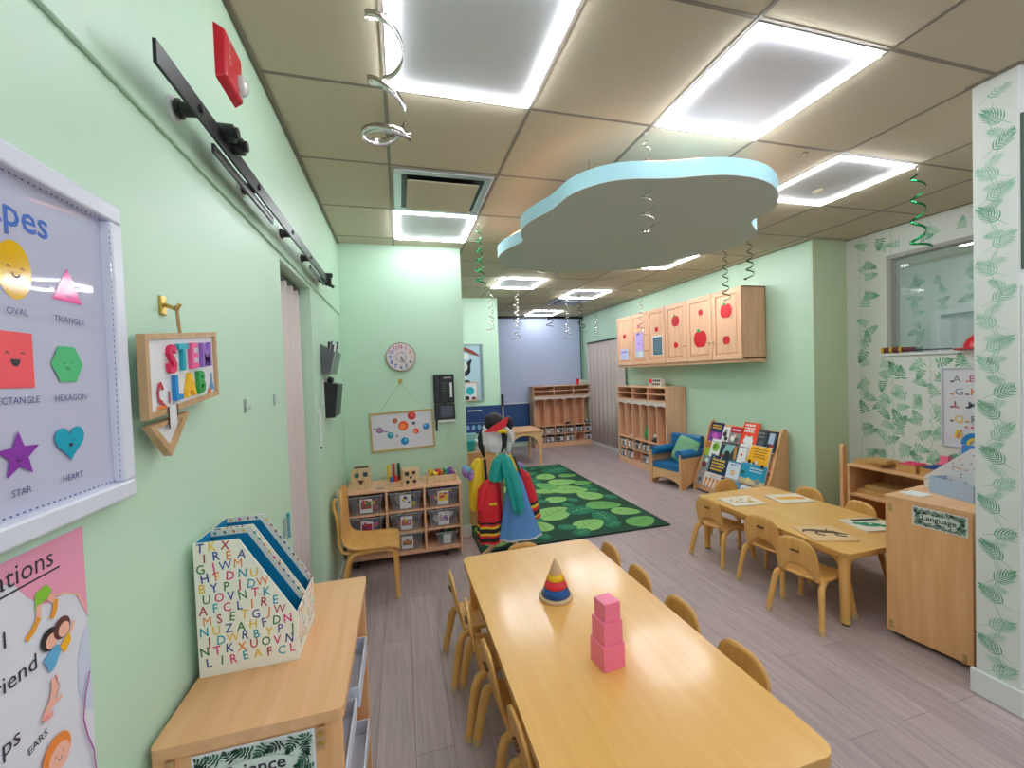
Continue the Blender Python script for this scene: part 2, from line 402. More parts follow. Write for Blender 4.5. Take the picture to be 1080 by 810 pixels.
vent(-.0112+.6084*4.5, 1.1329+.6116*8.5, 'grey square air vent behind the far ceiling light', ALU, mat('vent_plate_grey', (150, 156, 176), .5))
t = thing('ceiling_speaker', 'round flat disc set in a ceiling tile in front of the cloud', 'sensor', (.903, 2.044, ZC+.01))
mb = MB(); mb.lathe([(.048, .012), (.048, 0), (.044, -.002), (0, -.002)], (.903, 2.044, ZC+.01), TILE, 28); mb.build('cover', t)
mb = MB(); mb.lathe([(.052, .01), (.052, .002), (.049, .002), (.049, .01)], (.903, 2.044, ZC+.01), TBAR, 28); mb.build('ring', t)
for x, y, lb, rr in ((2.206, 1.792, 'small sprinkler head in the ceiling near the square lights on the right', .012), (2.75, 2.15, 'small oval detector on the ceiling beyond the right-hand square light', .03), (1.62, 4.45, 'small beige smoke detector on the ceiling beyond the cloud', .05)):
    t = thing('sprinkler' if rr == .012 else 'smoke_detector', lb, 'sprinkler' if rr == .012 else 'detector', (x, y, ZC))
    mb = MB(); mb.lathe([(rr, .021), (rr, -.004), (rr*.8, -.016), (0, -.018)], (x, y, ZC), mat('detector_beige', (190, 182, 150), .5), 18); mb.build('body', t)
    mb = MB(); mb.lathe([(rr*1.35, .021), (rr*1.35, 0.0), (rr, -.003)], (x, y, ZC), TBAR, 18); mb.build('base_ring', t)

# ------------------------------------------------------------------ cloud
CL = [(.746,3.05),(.79,3.2),(.89,3.33),(1.1,3.42),(1.4,3.44),(1.7,3.40),(2.0,3.30),(2.2,3.17),(2.27,3.03),(2.23,2.88),(2.36,2.78),(2.45,2.62),(2.46,2.45),(2.38,2.27),(2.22,2.16),(2.12,2.08),(2.13,1.98),(2.08,1.85),(1.94,1.72),(1.8,1.635),(1.66,1.60),(1.51,1.60),(1.4,1.63),(1.3,1.675),(1.2,1.703),(1.09,1.72),(.99,1.765),(.91,1.845),(.86,1.94),(.845,2.07),(.835,2.16),(.80,2.24),(.765,2.35),(.762,2.47),(.79,2.58),(.84,2.67),(.81,2.76),(.765,2.88)]
def smooth_poly(p, it=2):
    for _ in range(it):
        q = []
        for i in range(len(p)):
            a, b = p[i], p[(i+1) % len(p)]
            q += [(.75*a[0]+.25*b[0], .75*a[1]+.25*b[1]), (.25*a[0]+.75*b[0], .25*a[1]+.75*b[1])]
        p = q
    return p
CLS = smooth_poly(CL, 2)
t = thing('cloud_panel', 'large pale blue cloud-shaped panel hanging under the ceiling', 'ceiling decoration', (1.55, 2.45, 2.38))
CLB = mat('cloud_felt_blue', (168, 214, 226), .75, noise=.02); 
mb = MB(); mb.prism(CLS, 'z', 2.383, 2.462, CLB); mb.prism(CLS, 'z', 2.38, 2.383, mat('cloud_underside', (196, 204, 200), .8)); mb.build('panel', t, bevel=.003)
for x, y in ((1.05, 2.1), (1.95, 2.0), (1.0, 3.05), (2.1, 2.85)):
    mb = MB(); mb.tube([(x, y, 2.462), (x, y, ZC)], .003, CHROME, 6); mb.build('suspension_wire', t)
WARM = mat('added_warm_glow', (255, 150, 110), .5);  # unseen glowing strip, added for the warm tint above the cloud rim
wn = WARM.node_tree.nodes['Principled BSDF']; wn.inputs['Emission Color'].default_value = (1, .42, .25, 1); wn.inputs['Emission Strength'].default_value = 9
c0 = (1.55, 2.45); mb = MB(); pts = [(c0[0]+(p[0]-c0[0])*.965, c0[1]+(p[1]-c0[1])*.965, 2.470) for p in CLS[::3]]; pts.append(pts[0])
mb.tube(pts, .006, WARM, 6); mb.build('added_glow_strip', t)

# far light-blue screen, navy lower band, curtain
t = thing('projection_screen', 'wide pale blue screen covering the far wall above the cubby lockers', 'screen', (2.8, 8.0, .89))
mb = MB(); mb.box(1.9, 8.05, .89, 3.70, 8.06, 2.60, BLUEW); mb.build('screen_fabric', t)
mb = MB(); mb.box(1.88, 8.01, 2.60, 3.76, 8.09, 2.645, BLKM); mb.build('roller_case', t, bevel=.004)
mb = MB(); mb.box(1.9, 8.04, .875, 3.70, 8.07, .895, WHITE); mb.build('bottom_bar', t)
mb = MB(); mb.box(3.695, 8.03, .9, 3.712, 8.07, 2.6, mat('dark_teal', (60, 100, 104), .5)); mb.build('side_channel', t)
mb = MB(); mb.box(1.30, 8.075, .10, 3.77, 8.10, .875, NAVY); struct(mb.build('trim_3'))
mb = MB(); mb.box(.2, 6.128, .60, 1.475, 6.148, 1.02, mat('navy_banner', (30, 62, 118), .45)); cv = Canvas(mb, (.2, 6.128, .60), (1, 0, 0), (0, 0, 1))
cv.rect(0, .17, 1.27, .172, WHITE)
r = random.Random(2)
for i in range(13): cv.rect(.62+i*.027, .345+.004*(i % 2), .64+i*.027, .362, WHITE) if r.random() < .8 else None
for i in range(6): cv.disc(.75+i*.085, .10, .028, mat('light_blue_print', (128, 170, 210), .5), .04)
tag(mb.build('wall_banner', loc=(0, 0, 0)), 'dark navy banner strip along the hallway wall below the picture', 'banner')
def curtain(name, x, y0, y1, z0, z1, label, folds, m, depth=.02, n=140, side=1):
    t = thing(name, label, 'curtain', (x, (y0+y1)/2, z0))
    mb = MB()
    def fn(u, v):
        yy = y0+(y1-y0)*u; ph = u*folds*2*PI
        return (x+depth*(abs(math.sin(ph/2))*2-1)*.8, yy, z0+(z1-z0)*v)
    mb.surf(fn, n, 3, m); mb.build('fabric', t, solid=.002)
    mb = MB(); mb.box(x-.012, y0, z1-.005, x+.012, y1, z1+.018, BLKM); mb.build('rail', t)
    return t
curtain('vertical_curtain', 3.735, 6.3, 7.78, .08, 2.05, 'beige pleated curtain hanging from a rail on the far right wall', 9, CURT, .018)
cpf = curtain('vertical_blind', -.545, 1.98, 2.58, .02, 1.99, 'beige folding curtain set in the recess of the left wall', 5, mat('beige_blind_fabric', (212, 200, 196), .8, noise=.05, nscale=80), .022)
# the side window: frame, glass, sill
mb = MB()
for a in ((WX-.01, 2.63, 1.55, WX+.10, 2.665, 2.41), (WX-.01, 1.40, 1.55, WX+.10, 1.43, 2.41), (WX-.01, 1.43, 2.375, WX+.10, 2.63, 2.41)): mb.box(*a, mat('window_frame_grey', (168, 168, 162), .5))
wf = struct(mb.build('window_1', bevel=.003))
mb = MB(); mb.box(WX+.05, 1.43, 1.565, WX+.055, 2.63, 2.375, GLASS); g = mb.build('glass', wf)
mb = MB(); mb.box(WX-.02, 1.40, 1.53, WX+.10, 2.70, 1.553, WHITE); mb.build('window_sill', wf, bevel=.003)
# closet blind in next room
t = thing('closet_curtain', 'grey pleated closet curtain seen through the side window', 'curtain', (6.12, 2.5, 0))
mb = MB()
mb.surf(lambda u, v: (6.13+.012*(abs(math.sin(u*12*PI))*2-1), 1.6+1.75*u, .05+1.96*v), 160, 2, mat('grey_curtain', (196, 198, 200), .8)); mb.build('fabric', t, solid=.002)
mb = MB(); mb.box(6.08, 1.55, 2.0, 6.19, 3.40, 2.05, WHITE); mb.box(6.08, 3.35, .0, 6.19, 3.42, 2.0, WHITE); mb.build('casing', t, bevel=.003)

# ================================================================== TABLES AND CHAIRS
def rrect(x0, y0, x1, y1, r, n=6):
    P = []
    for cx, cy, a in ((x1-r, y1-r, 0), (x0+r, y1-r, 90), (x0+r, y0+r, 180), (x1-r, y0+r, 270)):
        for i in range(n+1): t = math.radians(a+90*i/n); P.append((cx+r*math.cos(t), cy+r*math.sin(t)))
    return P
def kid_table(label, x0, y0, x1, y1, z, band):
    t = thing('activity_table', label, 'table', ((x0+x1)/2, (y0+y1)/2, 0))
    mb = MB(); mb.prism(rrect(x0, y0, x1, y1, .045), 'z', z-.004, z, TABLEW); mb.prism(rrect(x0, y0, x1, y1, .045), 'z', z-.030, z-.004, TABLEEDGE); mb.build('tabletop', t, bevel=.0015)
    mb = MB(); i = .075
    for a in ((x0+i, y0+i-.01, x1-i, y0+i+.01), (x0+i, y1-i-.01, x1-i, y1-i+.01), (x0+i-.01, y0+i, x0+i+.01, y1-i), (x1-i-.01, y0+i, x1-i+.01, y1-i)):
        mb.box(a[0], a[1], z-.075, a[2], a[3], z-.03, TABLEEDGE)
    mb.build('apron', t, bevel=.003)
    for sx in (0, 1):
        for sy in (0, 1):
            lx, ly = (x1-.055 if sx else x0+.055), (y1-.055 if sy else y0+.055); ox, oy = (1 if sx else -1), (1 if sy else -1)
            mb = MB(); mb.tube([(lx, ly, z-.03), (lx, ly, z-.09), (lx+ox*.003, ly+oy*.003, .045)], [.034, .029, .024], CHAIRW, 14)
            for dx, dy in ((-ox, 0), (0, -oy)):
                mb.tube([(lx, ly, z-.12), (lx+dx*.035, ly+dy*.035, z-.065), (lx+dx*.10, ly+dy*.10, z-.034)], [.012, .017, .014], CHAIRW, 8)
            leg = mb.build('leg', t)
            mb = MB(); mb.tube([(lx+ox*.003, ly+oy*.003, .045), (lx+ox*.003, ly+oy*.003, .012)], .0245, band, 14)
            mb.tube([(lx+ox*.003, ly+oy*.003, .012), (lx+ox*.003, ly+oy*.003, 0)], .019, BLACK, 12); mb.build('glide', leg)
    return t
tt = kid_table('long wide table in the foreground with the pink blocks on it', .294, .775, 1.032, 2.225, .50, CHAIRW); tt.rotation_euler = (0, 0, math.radians(.6))
kid_table('low table on the right with four picture puzzles on it', 2.33, 1.69, 3.07, 2.885, .43, mat('yellow_band', (222, 182, 90), .4))

def make_chair():
    t = thing('kid_chair', 'x', 'chair', local=True)
    def back(u, v):
        y = -.116+.232*u; a = min(1, abs(y)/.116); top = .355+.130*(1-a**3.2)**(1/2.4); q = abs(y)/.080
        bot = .250 if q >= 1 else .262+.062*math.sqrt(1-q*q)
        z = bot+(top-bot)*v
        return (-(z-.25)*.16+.18*y*y+.004-.012*math.sin((z-.25)/.27*PI), y, z)
    mb = MB(); mb.surf(back, 44, 8, CHAIRW); b = mb.build('backrest', t, solid=.011)
    mb = MB(); mb.mats = []
    for k in range(4): mb.box(-.049, -.022+k*.012, .410, -.036, -.014+k*.012, .410+.008, mat('burnt_mark', (120, 84, 50), .6))
    mb.box(-.045, -.022, .406, -.036, .024, .408, mat('burnt_mark', (120, 84, 50), .6)); mb.build('mark', b)
    poly = rrect(-.004, -.130, .270, .130, .04)
    mb = MB()
    def seat(u, v):
        x = -.004+.274*u; w = .118 if x > .02 else .114; e = 1-(max(0, (x-.225))/.05)**2*.22
        y = -w*e+2*w*e*v
        return (x, y, .262-.012*math.sin(min(1, u)*PI)+.004*abs(2*v-1)**2-(.02*((u-.85)/.15)**2 if u > .85 else 0))
    mb.surf(seat, 16, 14, CHAIRW); mb.build('seat', t, solid=.012)
    for s in (-1, 1):
        for pts in ([(.17, s*.100, .245), (.215, s*.112, .242), (.243, s*.120, .226), (.252, s*.125, .195), (.272, s*.146, .014)],
                    [(.08, s*.100, .245), (.02, s*.114, .244), (-.012, s*.122, .230), (-.024, s*.127, .200), (-.062, s*.146, .014)]):
            mb = MB(); mb.tube(pts, [.014, .019, .021, .021, .017], CHAIRW, 10, flat=.75); leg = mb.build('leg', t)
            p = Vector(pts[-1]); mb = MB(); mb.tube([p+Vector((0, 0, .012)), p-Vector((0, 0, .014))], .017, mat('foot_cap', (206, 176, 128), .5), 10); mb.build('glide', leg)
    return t
ch0 = make_chair(); first = [True]
def chair(x, y, deg, label, group):
    if first[0]:
        first[0] = False; ch0.location = (x, y, 0); ch0.rotation_euler = (0, 0, math.radians(deg)); ch0['label'] = label; ch0['group'] = group; return ch0
    return clone(ch0, (x, y, 0), math.radians(deg), label, group)
G1 = 'toddler chairs round the long foreground table'; G2 = 'toddler chairs round the puzzle table'
chair(.245, 2.085, 2, 'chair at the left side of the long table, farthest from camera', G1)
chair(.280, 1.79, -3, 'chair at the left side of the long table, second from its far end', G1)
chair(.305, 1.48, 2, 'chair at the left side of the long table, third from its far end', G1)
chair(.325, 1.14, 2, 'chair at the left side of the long table, nearest the camera', G1)
chair(1.095, 2.13, 180, 'chair back showing past the right edge of long table, at its far corner', G1)
chair(1.095, 1.83, 178, 'chair back at the right edge of long table, level with the cone toy', G1)
chair(1.10, 1.515, 180, 'chair back at the right edge of long table, level with the pink blocks', G1)
chair(1.105, 1.19, 182, 'chair back at the right edge of long table, nearest the camera', G1)
chair(.66, 2.29, -90, 'chair at the far end of the long table, in front of the costumes', G1)
chair(2.20, 1.865, 11, 'chair on the aisle side of the puzzle table, nearest the camera', G2)
chair(2.31, 2.21, 14, 'middle chair on the aisle side of the puzzle table', G2)
chair(2.27, 2.65, 8, 'chair on the aisle side of the puzzle table, farthest from the camera', G2)
chair(3.12, 2.57, 186, 'chair on the wall side of the puzzle table, by the sage green corner', G2)
chair(3.12, 2.19, 176, 'chair on the wall side of puzzle table, behind the green picture puzzle', G2)
chair(2.76, 3.00, -92, 'chair at the far end of the puzzle table, in front of the book rack', G2)

# toys on the long table
t = thing('stacking_cone', 'cone stacking toy with blue, red and yellow rings on the long table', 'toy', (.622, 1.685, .50))
c = (.622, 1.685, .50)
BASEW = wood('pale_beech', (228, 196, 158), (214, 180, 142), 'z', .45)
mb = MB(); mb.lathe([(.070, 0), (.073, .004), (.073, .013), (.069, .017), (0, .017)], c, BASEW, 32); mb.build('base', t)
for z0, z1, m in ((.017, .052, col(18, 84, 162, .3)), (.052, .082, col(226, 48, 66, .3)), (.082, .109, col(244, 190, 30, .3))):
    R = lambda z: .0635*(1-(z-.017)/.168)+.001
    mb = MB(); mb.lathe([(R(z0)-.004, z0), (R(z0), z0+.003), (R(z1), z1-.003), (R(z1)-.004, z1), (0, z1)], c, m, 32); mb.build('ring', t)
mb = MB(); mb.lathe([(.027, .109), (.0285, .112), (.004, .174), (0, .178)], c, BASEW, 28); mb.build('tip', t)
PINK = mat('pink_enamel', (255, 128, 162), .35)
z = .50
for s, rot, dx, lb in ((.083, 38, 0, 'biggest pink wooden cube, bottom of the tower on the long table'), (.074, 39, .001, 'middle pink wooden cube of the tower on the long table'), (.062, 40, .003, 'smallest pink wooden cube, top of the tower on the long table')):
    mb = MB(); mb.box(-s/2, -s/2, 0, s/2, s/2, s, PINK); o = mb.build('wooden_cube', bevel=.0018)
    o.location = (.640+dx, 1.250, z); o.rotation_euler = (0, 0, math.radians(rot-32)); tag(o, lb, 'toy block', 'pink tower cubes'); z += s
# puzzles
def puzzle(x, y, rot, label, draw, w=.27, h=.21, bc=(236, 226, 208)):
    t = thing('picture_puzzle', label, 'puzzle', (x, y, .43), math.radians(rot), 'picture puzzles on the low table', local=True)
    mb = MB(); mb.box(-w/2, -h/2, 0, w/2, h/2, .009, mat('puzzle_board_%d' % bc[2], bc, .5)); mb.build('board', t, bevel=.0015)
    mb = MB(); cv = Canvas(mb, (0, 0, .009), (1, 0, 0), (0, 1, 0), lift=.001); draw(cv); mb.build('picture', t, solid=.0015)
def d1(cv):
    for i in range(9): cv.disc(-.09+.022*i, .03*math.sin(i*1.7), .009, [col(210, 196, 180), col(190, 170, 150), col(226, 170, 60)][i % 3])
    cv.disc(.05, -.03, .02, col(240, 186, 50)); cv.stroke([(-.10, -.04), (0, -.05), (.08, -.06)], .004, col(170, 160, 150))
def d2(cv):
    cv.disc(-.01, 0, .075, col(250, 176, 20), .026, rot=.1); cv.disc(.07, -.01, .03, col(246, 150, 20), .024); cv.disc(-.08, .01, .03, col(250, 190, 40), .018); cv.disc(.095, -.02, .012, col(238, 80, 20))
def d3(cv):
    b = col(84, 62, 48)
    cv.stroke([(-.115, .02), (-.09, .05), (-.04, .045), (.01, .02), (.06, .01), (.115, -.035)], [.006, .020, .032, .040, .034, .008], b)
    cv.stroke([(-.03, .03), (-.05, -.01), (-.02, -.04)], .015, b); cv.stroke([(.06, 0), (.05, -.04), (.085, -.065)], .016, b); cv.stroke([(.02, .02), (.05, .055)], .008, b)
def d4(cv):
    g = col(20, 140, 104)
    cv.disc(-.01, -.01, .065, g, .035, rot=-.2); cv.disc(.06, -.05, .032, g, .02); cv.disc(-.07, .02, .028, col(30, 160, 120), .018); cv.disc(0, .0, .012, WHITE)
    cv.rect(-.06, .055, .12, .085, col(40, 46, 44))
puzzle(2.53, 2.62, -6, 'pale puzzle board with a small animal picture, far aisle corner of table', d1)
puzzle(2.91, 2.54, -12, 'puzzle board with a bright orange and yellow picture', d2)
puzzle(2.49, 1.94, -18, 'puzzle board with a dark brown lizard-like picture', d3, .25, .23, (232, 196, 148))
puzzle(2.89, 1.95, -12, 'puzzle board with a green picture and a black strip', d4, .25, .21)

# ================================================================== LEFT WALL
FACEM = col(50, 40, 60); LAV = mat('poster_lavender', (200, 202, 226), .035)
t = thing('framed_poster', 'white framed poster of smiling coloured shapes on the left wall', 'poster', (LX, .60, 1.30))
y0, y1, z0, z1 = .25, .875, 1.30, 1.80
mb = MB(); fw = .030
for a in ((y0, z0, y1, z0+fw), (y0, z1-fw, y1, z1), (y0, z0+fw, y0+fw, z1-fw), (y1-fw, z0+fw, y1, z1-fw)): mb.box(LX, a[0], a[1], LX+.022, a[2], a[3], mat('frame_white', (226, 230, 244), .3))
mb.build('frame', t, bevel=.004)
mb = MB(); mb.box(LX, y0+fw, z0+fw, LX+.006, y1-fw, z1-fw, LAV); cv = Canvas(mb, (LX+.006, 0, 0), (0, 1, 0), (0, 0, 1), lift=.0004)
TXB = col(88, 124, 206, .1); TXD = col(84, 88, 140, .1)
cv.text('Shapes', .738, 1.702, .053, TXB, 'r', bold=.012)
YE, PK, RD, GR, PU, TE = col(240, 190, 20, .1), col(244, 60, 160, .1), col(252, 96, 104, .1), col(84, 196, 128, .1), col(142, 60, 172, .1), col(24, 168, 196, .1)
cv.disc(.680, 1.646, .026, YE, .038); cv.face(.682, 1.643, .022, FACEM)
cv.poly([(.737, 1.620), (.794, 1.620), (.768, 1.670)], PK); cv.face(.767, 1.632, .014, FACEM)
cv.rect(.600, 1.494, .699, 1.566, RD); cv.face(.672, 1.532, .024, FACEM, True)
cv.poly([(.757+.030*math.cos(PI/3*i), 1.527+.030*math.sin(PI/3*i)) for i in range(6)], GR); cv.face(.757, 1.524, .014, FACEM)
cv.poly([(.668+(.032 if i % 2 == 0 else .014)*math.sin(PI*i/5), 1.408+(.032 if i % 2 == 0 else .014)*math.cos(PI*i/5)) for i in range(10)], PU); cv.face(.668, 1.404, .012, FACEM)
hp = [(16*math.sin(a)**3/16*.028, (13*math.cos(a)-5*math.cos(2*a)-2*math.cos(3*a)-math.cos(4*a))/16*.028) for a in [2*PI*i/28 for i in range(28)]]
cv.poly([(.752-p[0], 1.414+p[1]) for p in hp][::1], TE); cv.face(.752, 1.412, .014, FACEM, True)
for s, y, z in (('OVAL', .678, 1.588), ('TRIANGLE', .764, 1.588), ('RECTANGLE', .668, 1.474), ('HEXAGON', .758, 1.474), ('STAR', .667, 1.358), ('HEART', .752, 1.358)): cv.text(s, y, z, .0125, TXD, 'c')
for k in range(60): cv.rect(.285+.009*k, 1.762, .289+.009*k, 1.764, TXD); cv.rect(.285+.009*k, 1.337, .289+.009*k, 1.339, TXD)
for k in range(46): cv.rect(.832, 1.34+.009*k, .834, 1.344+.009*k, TXD)
mb.build('print', t)
# second poster (unframed)
mb = MB(); mb.box(LX, .25, .62, LX+.0015, .775, 1.282, mat('poster_white', (226, 228, 240), .5)); cv = Canvas(mb, (LX+.0015, 0, 0), (0, 1, 0), (0, 0, 1), lift=.0004)
PKP = mat('poster_pink', (240, 160, 190), .5); INK = col(44, 40, 56); SK = col(250, 190, 170)
cv.poly([(.30, 1.281), (.775, 1.281), (.775, 1.14), (.755, 1.185), (.735, 1.198), (.70, 1.200), (.675, 1.222), (.655, 1.252), (.60, 1.262), (.30, 1.27)][::-1], PKP)
cv.poly([(.775, 1.13), (.775, .995), (.758, 1.01), (.748, 1.04), (.750, 1.09), (.762, 1.12)][::1], mat('poster_blue', (206, 214, 238), .5))
cv.text('ations', .718, 1.247, .037, INK, 'r'); cv.stroke([(.30, 1.240), (.728, 1.240)], .0025, INK)
cv.text('l', .640, 1.178, .030, INK, 'c'); cv.text('friend', .682, 1.125, .030, INK, 'r'); cv.text('ps', .652, 1.052, .030, INK, 'r'); cv.text('EARS', .677, 1.026, .014, INK, 'c', rot=.15)
LG = col(136, 200, 50); OR_ = col(240, 160, 40)
cv.poly([(.685, 1.222), (.703, 1.226), (.712, 1.214), (.703, 1.206), (.694, 1.205), (.684, 1.200)][::-1], LG)
cv.stroke([(.690, 1.205), (.688, 1.188)], .008, SK); cv.stroke([(.705, 1.208), (.716, 1.196)], .008, SK)
cv.stroke([(.689, 1.188), (.678, 1.176), (.668, 1.170)], .008, OR_); cv.stroke([(.717, 1.198), (.714, 1.184), (.708, 1.176)], .008, OR_)
cv.disc(.703, 1.150, .015, BLACK); cv.disc(.706, 1.146, .010, SK); cv.disc(.724, 1.154, .015, col(96, 50, 50)); cv.disc(.727, 1.150, .010, SK)
cv.poly([(.69, 1.128), (.712, 1.138), (.722, 1.128), (.708, 1.108), (.700, 1.105)][::-1], col(96, 176, 222)); cv.poly([(.718, 1.130), (.736, 1.142), (.738, 1.128), (.726, 1.116)][::-1], col(248, 182, 30))
cv.stroke([(.738, 1.140), (.746, 1.152)], .005, SK)
cv.stroke([(.706, 1.096), (.704, 1.075), (.695, 1.062), (.684, 1.052)], .011, SK); cv.stroke([(.700, 1.062), (.716, 1.062)], .006, SK); cv.stroke([(.684, 1.052), (.700, 1.050)], .008, col(244, 160, 160))
cv.stroke([(.706, 1.098), (.712, 1.078), (.705, 1.066)], .0012, col(170, 80, 110))
cv.disc(.702, .992, .024, col(244, 140, 60)); cv.disc(.705, .984, .018, SK); cv.face(.705, .984, .014, FACEM)
cv.stroke([(.768, 1.06), (.756, 1.03), (.750, 1.0), (.756, .97), (.766, .94), (.769, .90), (.766, .87)], .003, col(170, 96, 170))
cv.stroke([(.70, 1.21), (.73, 1.20), (.755, 1.185), (.765, 1.16)], .0015, col(248, 210, 140))
tag(mb.build('paper_poster', loc=(LX, .5, .62)), 'unframed pink and white paper poster with little body-part drawings on left wall', 'poster')

# STEM LAB arrow sign
t = thing('arrow_sign', 'wooden arrow sign reading STEM LAB hanging from a gold hook', 'sign', (LX, 1.05, 1.45))
SW = wood('sign_wood', (206, 172, 130), (188, 150, 106), 'z', .5); SD = col(60, 40, 30)
o = Vector((LX, .895, 1.428)); ca, sa = math.cos(.085), math.sin(.085)
def SG(u, v): return (o.y+u*ca*1.0, o.z+v+u*sa*1.35)
def ring(mb, outer, inner, x0, x1, m):
    n = len(outer)
    A = [(x0, *SG(*p)) for p in outer]+[(x1, *SG(*p)) for p in outer]+[(x1, *SG(*p)) for p in inner]+[(x1-.008, *SG(*p)) for p in inner]
    F = []
    for i in range(n):
        j = (i+1) % n
        F += [(i, j, n+j, n+i), (n+i, n+j, 2*n+j, 2*n+i), (2*n+i, 2*n+j, 3*n+j, 3*n+i)]
    mb.add(A, F, m)
RO = [(0, 0), (.115, 0), (.115, -.0), (.305, 0), (.305, .158), (0, .158)]
RI = [(.011, .011), (.104, .011), (.115, .011), (.294, .011), (.294, .147), (.011, .147)]
mb = MB(); ring(mb, RO, RI, LX+.022, LX+.036, SW)
AO = [(.000, -.012), (.070, -.085), (.150, -.012)]; AI = [(.022, -.020), (.070, -.066), (.122, -.020)]
ring(mb, AO, AI, LX+.022, LX+.036, SW); mb.build('frame', t)
mb = MB(); mb.add([(LX+.030, *SG(*p)) for p in ((.005, .005), (.30, .005), (.30, .153), (.005, .153))], [(0, 1, 2, 3)], WHITE)
mb.add([(LX+.030, *SG(*p)) for p in ((.01, -.016), (.070, -.076), (.135, -.016))], [(0, 1, 2)], WHITE)
mb.add([(LX+.037, *SG(*p)) for p in ((.066, -.026), (.094, -.026), (.094, .014), (.066, .014))], [(0, 1, 2, 3)], WHITE)
SDK = [(.060, -.030, .066, .014), (.094, -.010, .099, .014)]
for a in SDK: mb.add([(LX+.0375, *SG(*p)) for p in ((a[0], a[1]), (a[2], a[1]), (a[2], a[3]), (a[0], a[3]))], [(0, 1, 2, 3)], SD)
mb.build('face_board', t)
def letter3d(ch, u, v, size, m, sx=1., x=LX+.0305, th=.008, bold=.03):
    vs, fs, wd = glyphs(ch, size, bold); mb = MB()
    f = [(x+th, *SG(u+p[0]*sx-wd*sx/2, v+p[1])) for p in vs]; b = [(x, *SG(u+p[0]*sx-wd*sx/2, v+p[1])) for p in vs]
    mb.add(f, fs, m); n = len(vs)
    from collections import Counter
    cnt = Counter(); 
    for q in fs:
        for i in range(len(q)): e = (q[i], q[(i+1) % len(q)]); cnt[tuple(sorted(e))] += 1
    side = [(q[i], q[(i+1) % len(q)]) for q in fs for i in range(len(q)) if cnt[tuple(sorted((q[i], q[(i+1) % len(q)])))] == 1]
    mb.add(f+b, [(a, a+n, c+n, c) for a, c in side], m); return mb
for ch, u, v, m in (('S', .090, .080, col(222, 40, 96)), ('T', .135, .081, col(24, 170, 190)), ('E', .183, .081, col(240, 92, 150)), ('M', .243, .080, col(150, 104, 196)),
                    ('L', .108, .022, col(30, 144, 214)), ('A', .160, .021, col(246, 190, 20)), ('B', .212, .021, col(40, 158, 74))):
    letter3d(ch, u, v, .076 if ch in 'STEM' else .070, m, .86).build('letter', t)
mb = MB(); cv = Canvas(mb, (LX+.031, 0, 0), (0, 1, 0), (0, 0, 1), lift=.0006)
P = lambda u, v: SG(u, v)
R1, O1, B1 = col(190, 40, 60), col(240, 130, 40), col(90, 150, 210)
cv.stroke([P(.050, .062), P(.042, .045), P(.044, .030), P(.056, .022)], .008, R1); cv.stroke([P(.050, .064), P(.060, .048)], .007, R1); cv.stroke([P(.036, .016), P(.070, .014)], .006, O1); cv.stroke([P(.046, .024), P(.062, .018)], .005, R1)
cv.stroke([P(.080, .018), P(.081, .042)], .005, R1)
cv.poly([P(.262, .018), P(.288, .018), P(.279, .040), P(.279, .060), P(.272, .060), P(.272, .040)], B1); cv.disc(*P(.262, .016), .008, O1)
mb.build('print', t)
hk = thing('gold_hook', 'brass stick-on hook carrying the STEM LAB sign', 'hook', (LX, 1.035, 1.66))
mb = MB(); mb.box(LX, 1.022, 1.640, LX+.005, 1.046, 1.680, GOLD); mb.build('plate', hk, bevel=.002)
mb = MB(); mb.tube([(LX+.005, 1.035, 1.662), (LX+.026, 1.036, 1.652), (LX+.031, 1.038, 1.664)], .0042, GOLD, 8); mb.tube([(LX+.02, 1.026, 1.655), (LX+.022, 1.050, 1.654)], .0035, GOLD, 8); mb.build('hook_arm', hk)
mb = MB(); mb.tube([(LX+.026, 1.037, 1.660), (LX+.028, 1.040, 1.61), (LX+.029, 1.043, 1.598)], .002, mat('jute_string', (180, 146, 100), .9), 6); mb.tube([(LX+.026, 1.033, 1.660), (LX+.027, 1.034, 1.62), (LX+.029, 1.036, 1.598)], .002, mat('jute_string', (180, 146, 100), .9), 6)
mb.build('string', t)
for y, z, lb in ((1.48, 1.418, 'clear plastic stick-on hook on the left wall, nearer the STEM sign'), (1.795, 1.42, 'clear plastic stick-on hook on the left wall, nearer the curtain recess')):
    h = thing('clear_hook', lb, 'hook', (LX, y, z), group='clear hooks on the left wall')
    mb = MB(); mb.box(LX, y-.011, z-.022, LX+.003, y+.011, z+.022, CLEAR); mb.build('plate', h, bevel=.001)
    mb = MB(); mb.tube([(LX+.003, y, z), (LX+.014, y, z-.012), (LX+.018, y, z+.002)], .0035, mat('hook_white', (226, 232, 230), .2), 8); mb.build('hook_arm', h)

# barn-door rail
t = thing('barn_door_rail', 'long black sliding door rail on standoffs high on the left wall', 'door rail', (LX, 1.9, 2.12))
RX = LX+.058
mb = MB(); mb.box(RX, .925, 2.094, RX+.007, 2.85, 2.140, BLKM); mb.build('flat_bar', t, bevel=.001)
for y in (1.10, 1.50, 1.93, 2.30, 2.76):
    mb = MB(); mb.tube([(LX+.012, y, 2.112), (RX, y, 2.112)], [.017, .014], BLACK, 14); mb.tube([(LX+.022, y, 2.112), (LX+.028, y, 2.112)], .021, BLACK, 14); s = mb.build('standoff', t)
    mb = MB(); mb.tube([(LX+.010, y, 2.112), (LX+.018, y, 2.112)], .027, WHITE, 18); mb.build('washer', s)
    mb = MB(); mb.lathe([(.009, 0), (.009, .004), (0, .006)], (0, 0, 0), BLKM, 10)
    mb.v = [(RX+.007+v[2], y+v[0], 2.118+v[1]) for v in mb.v]; mb.build('bolt', t)
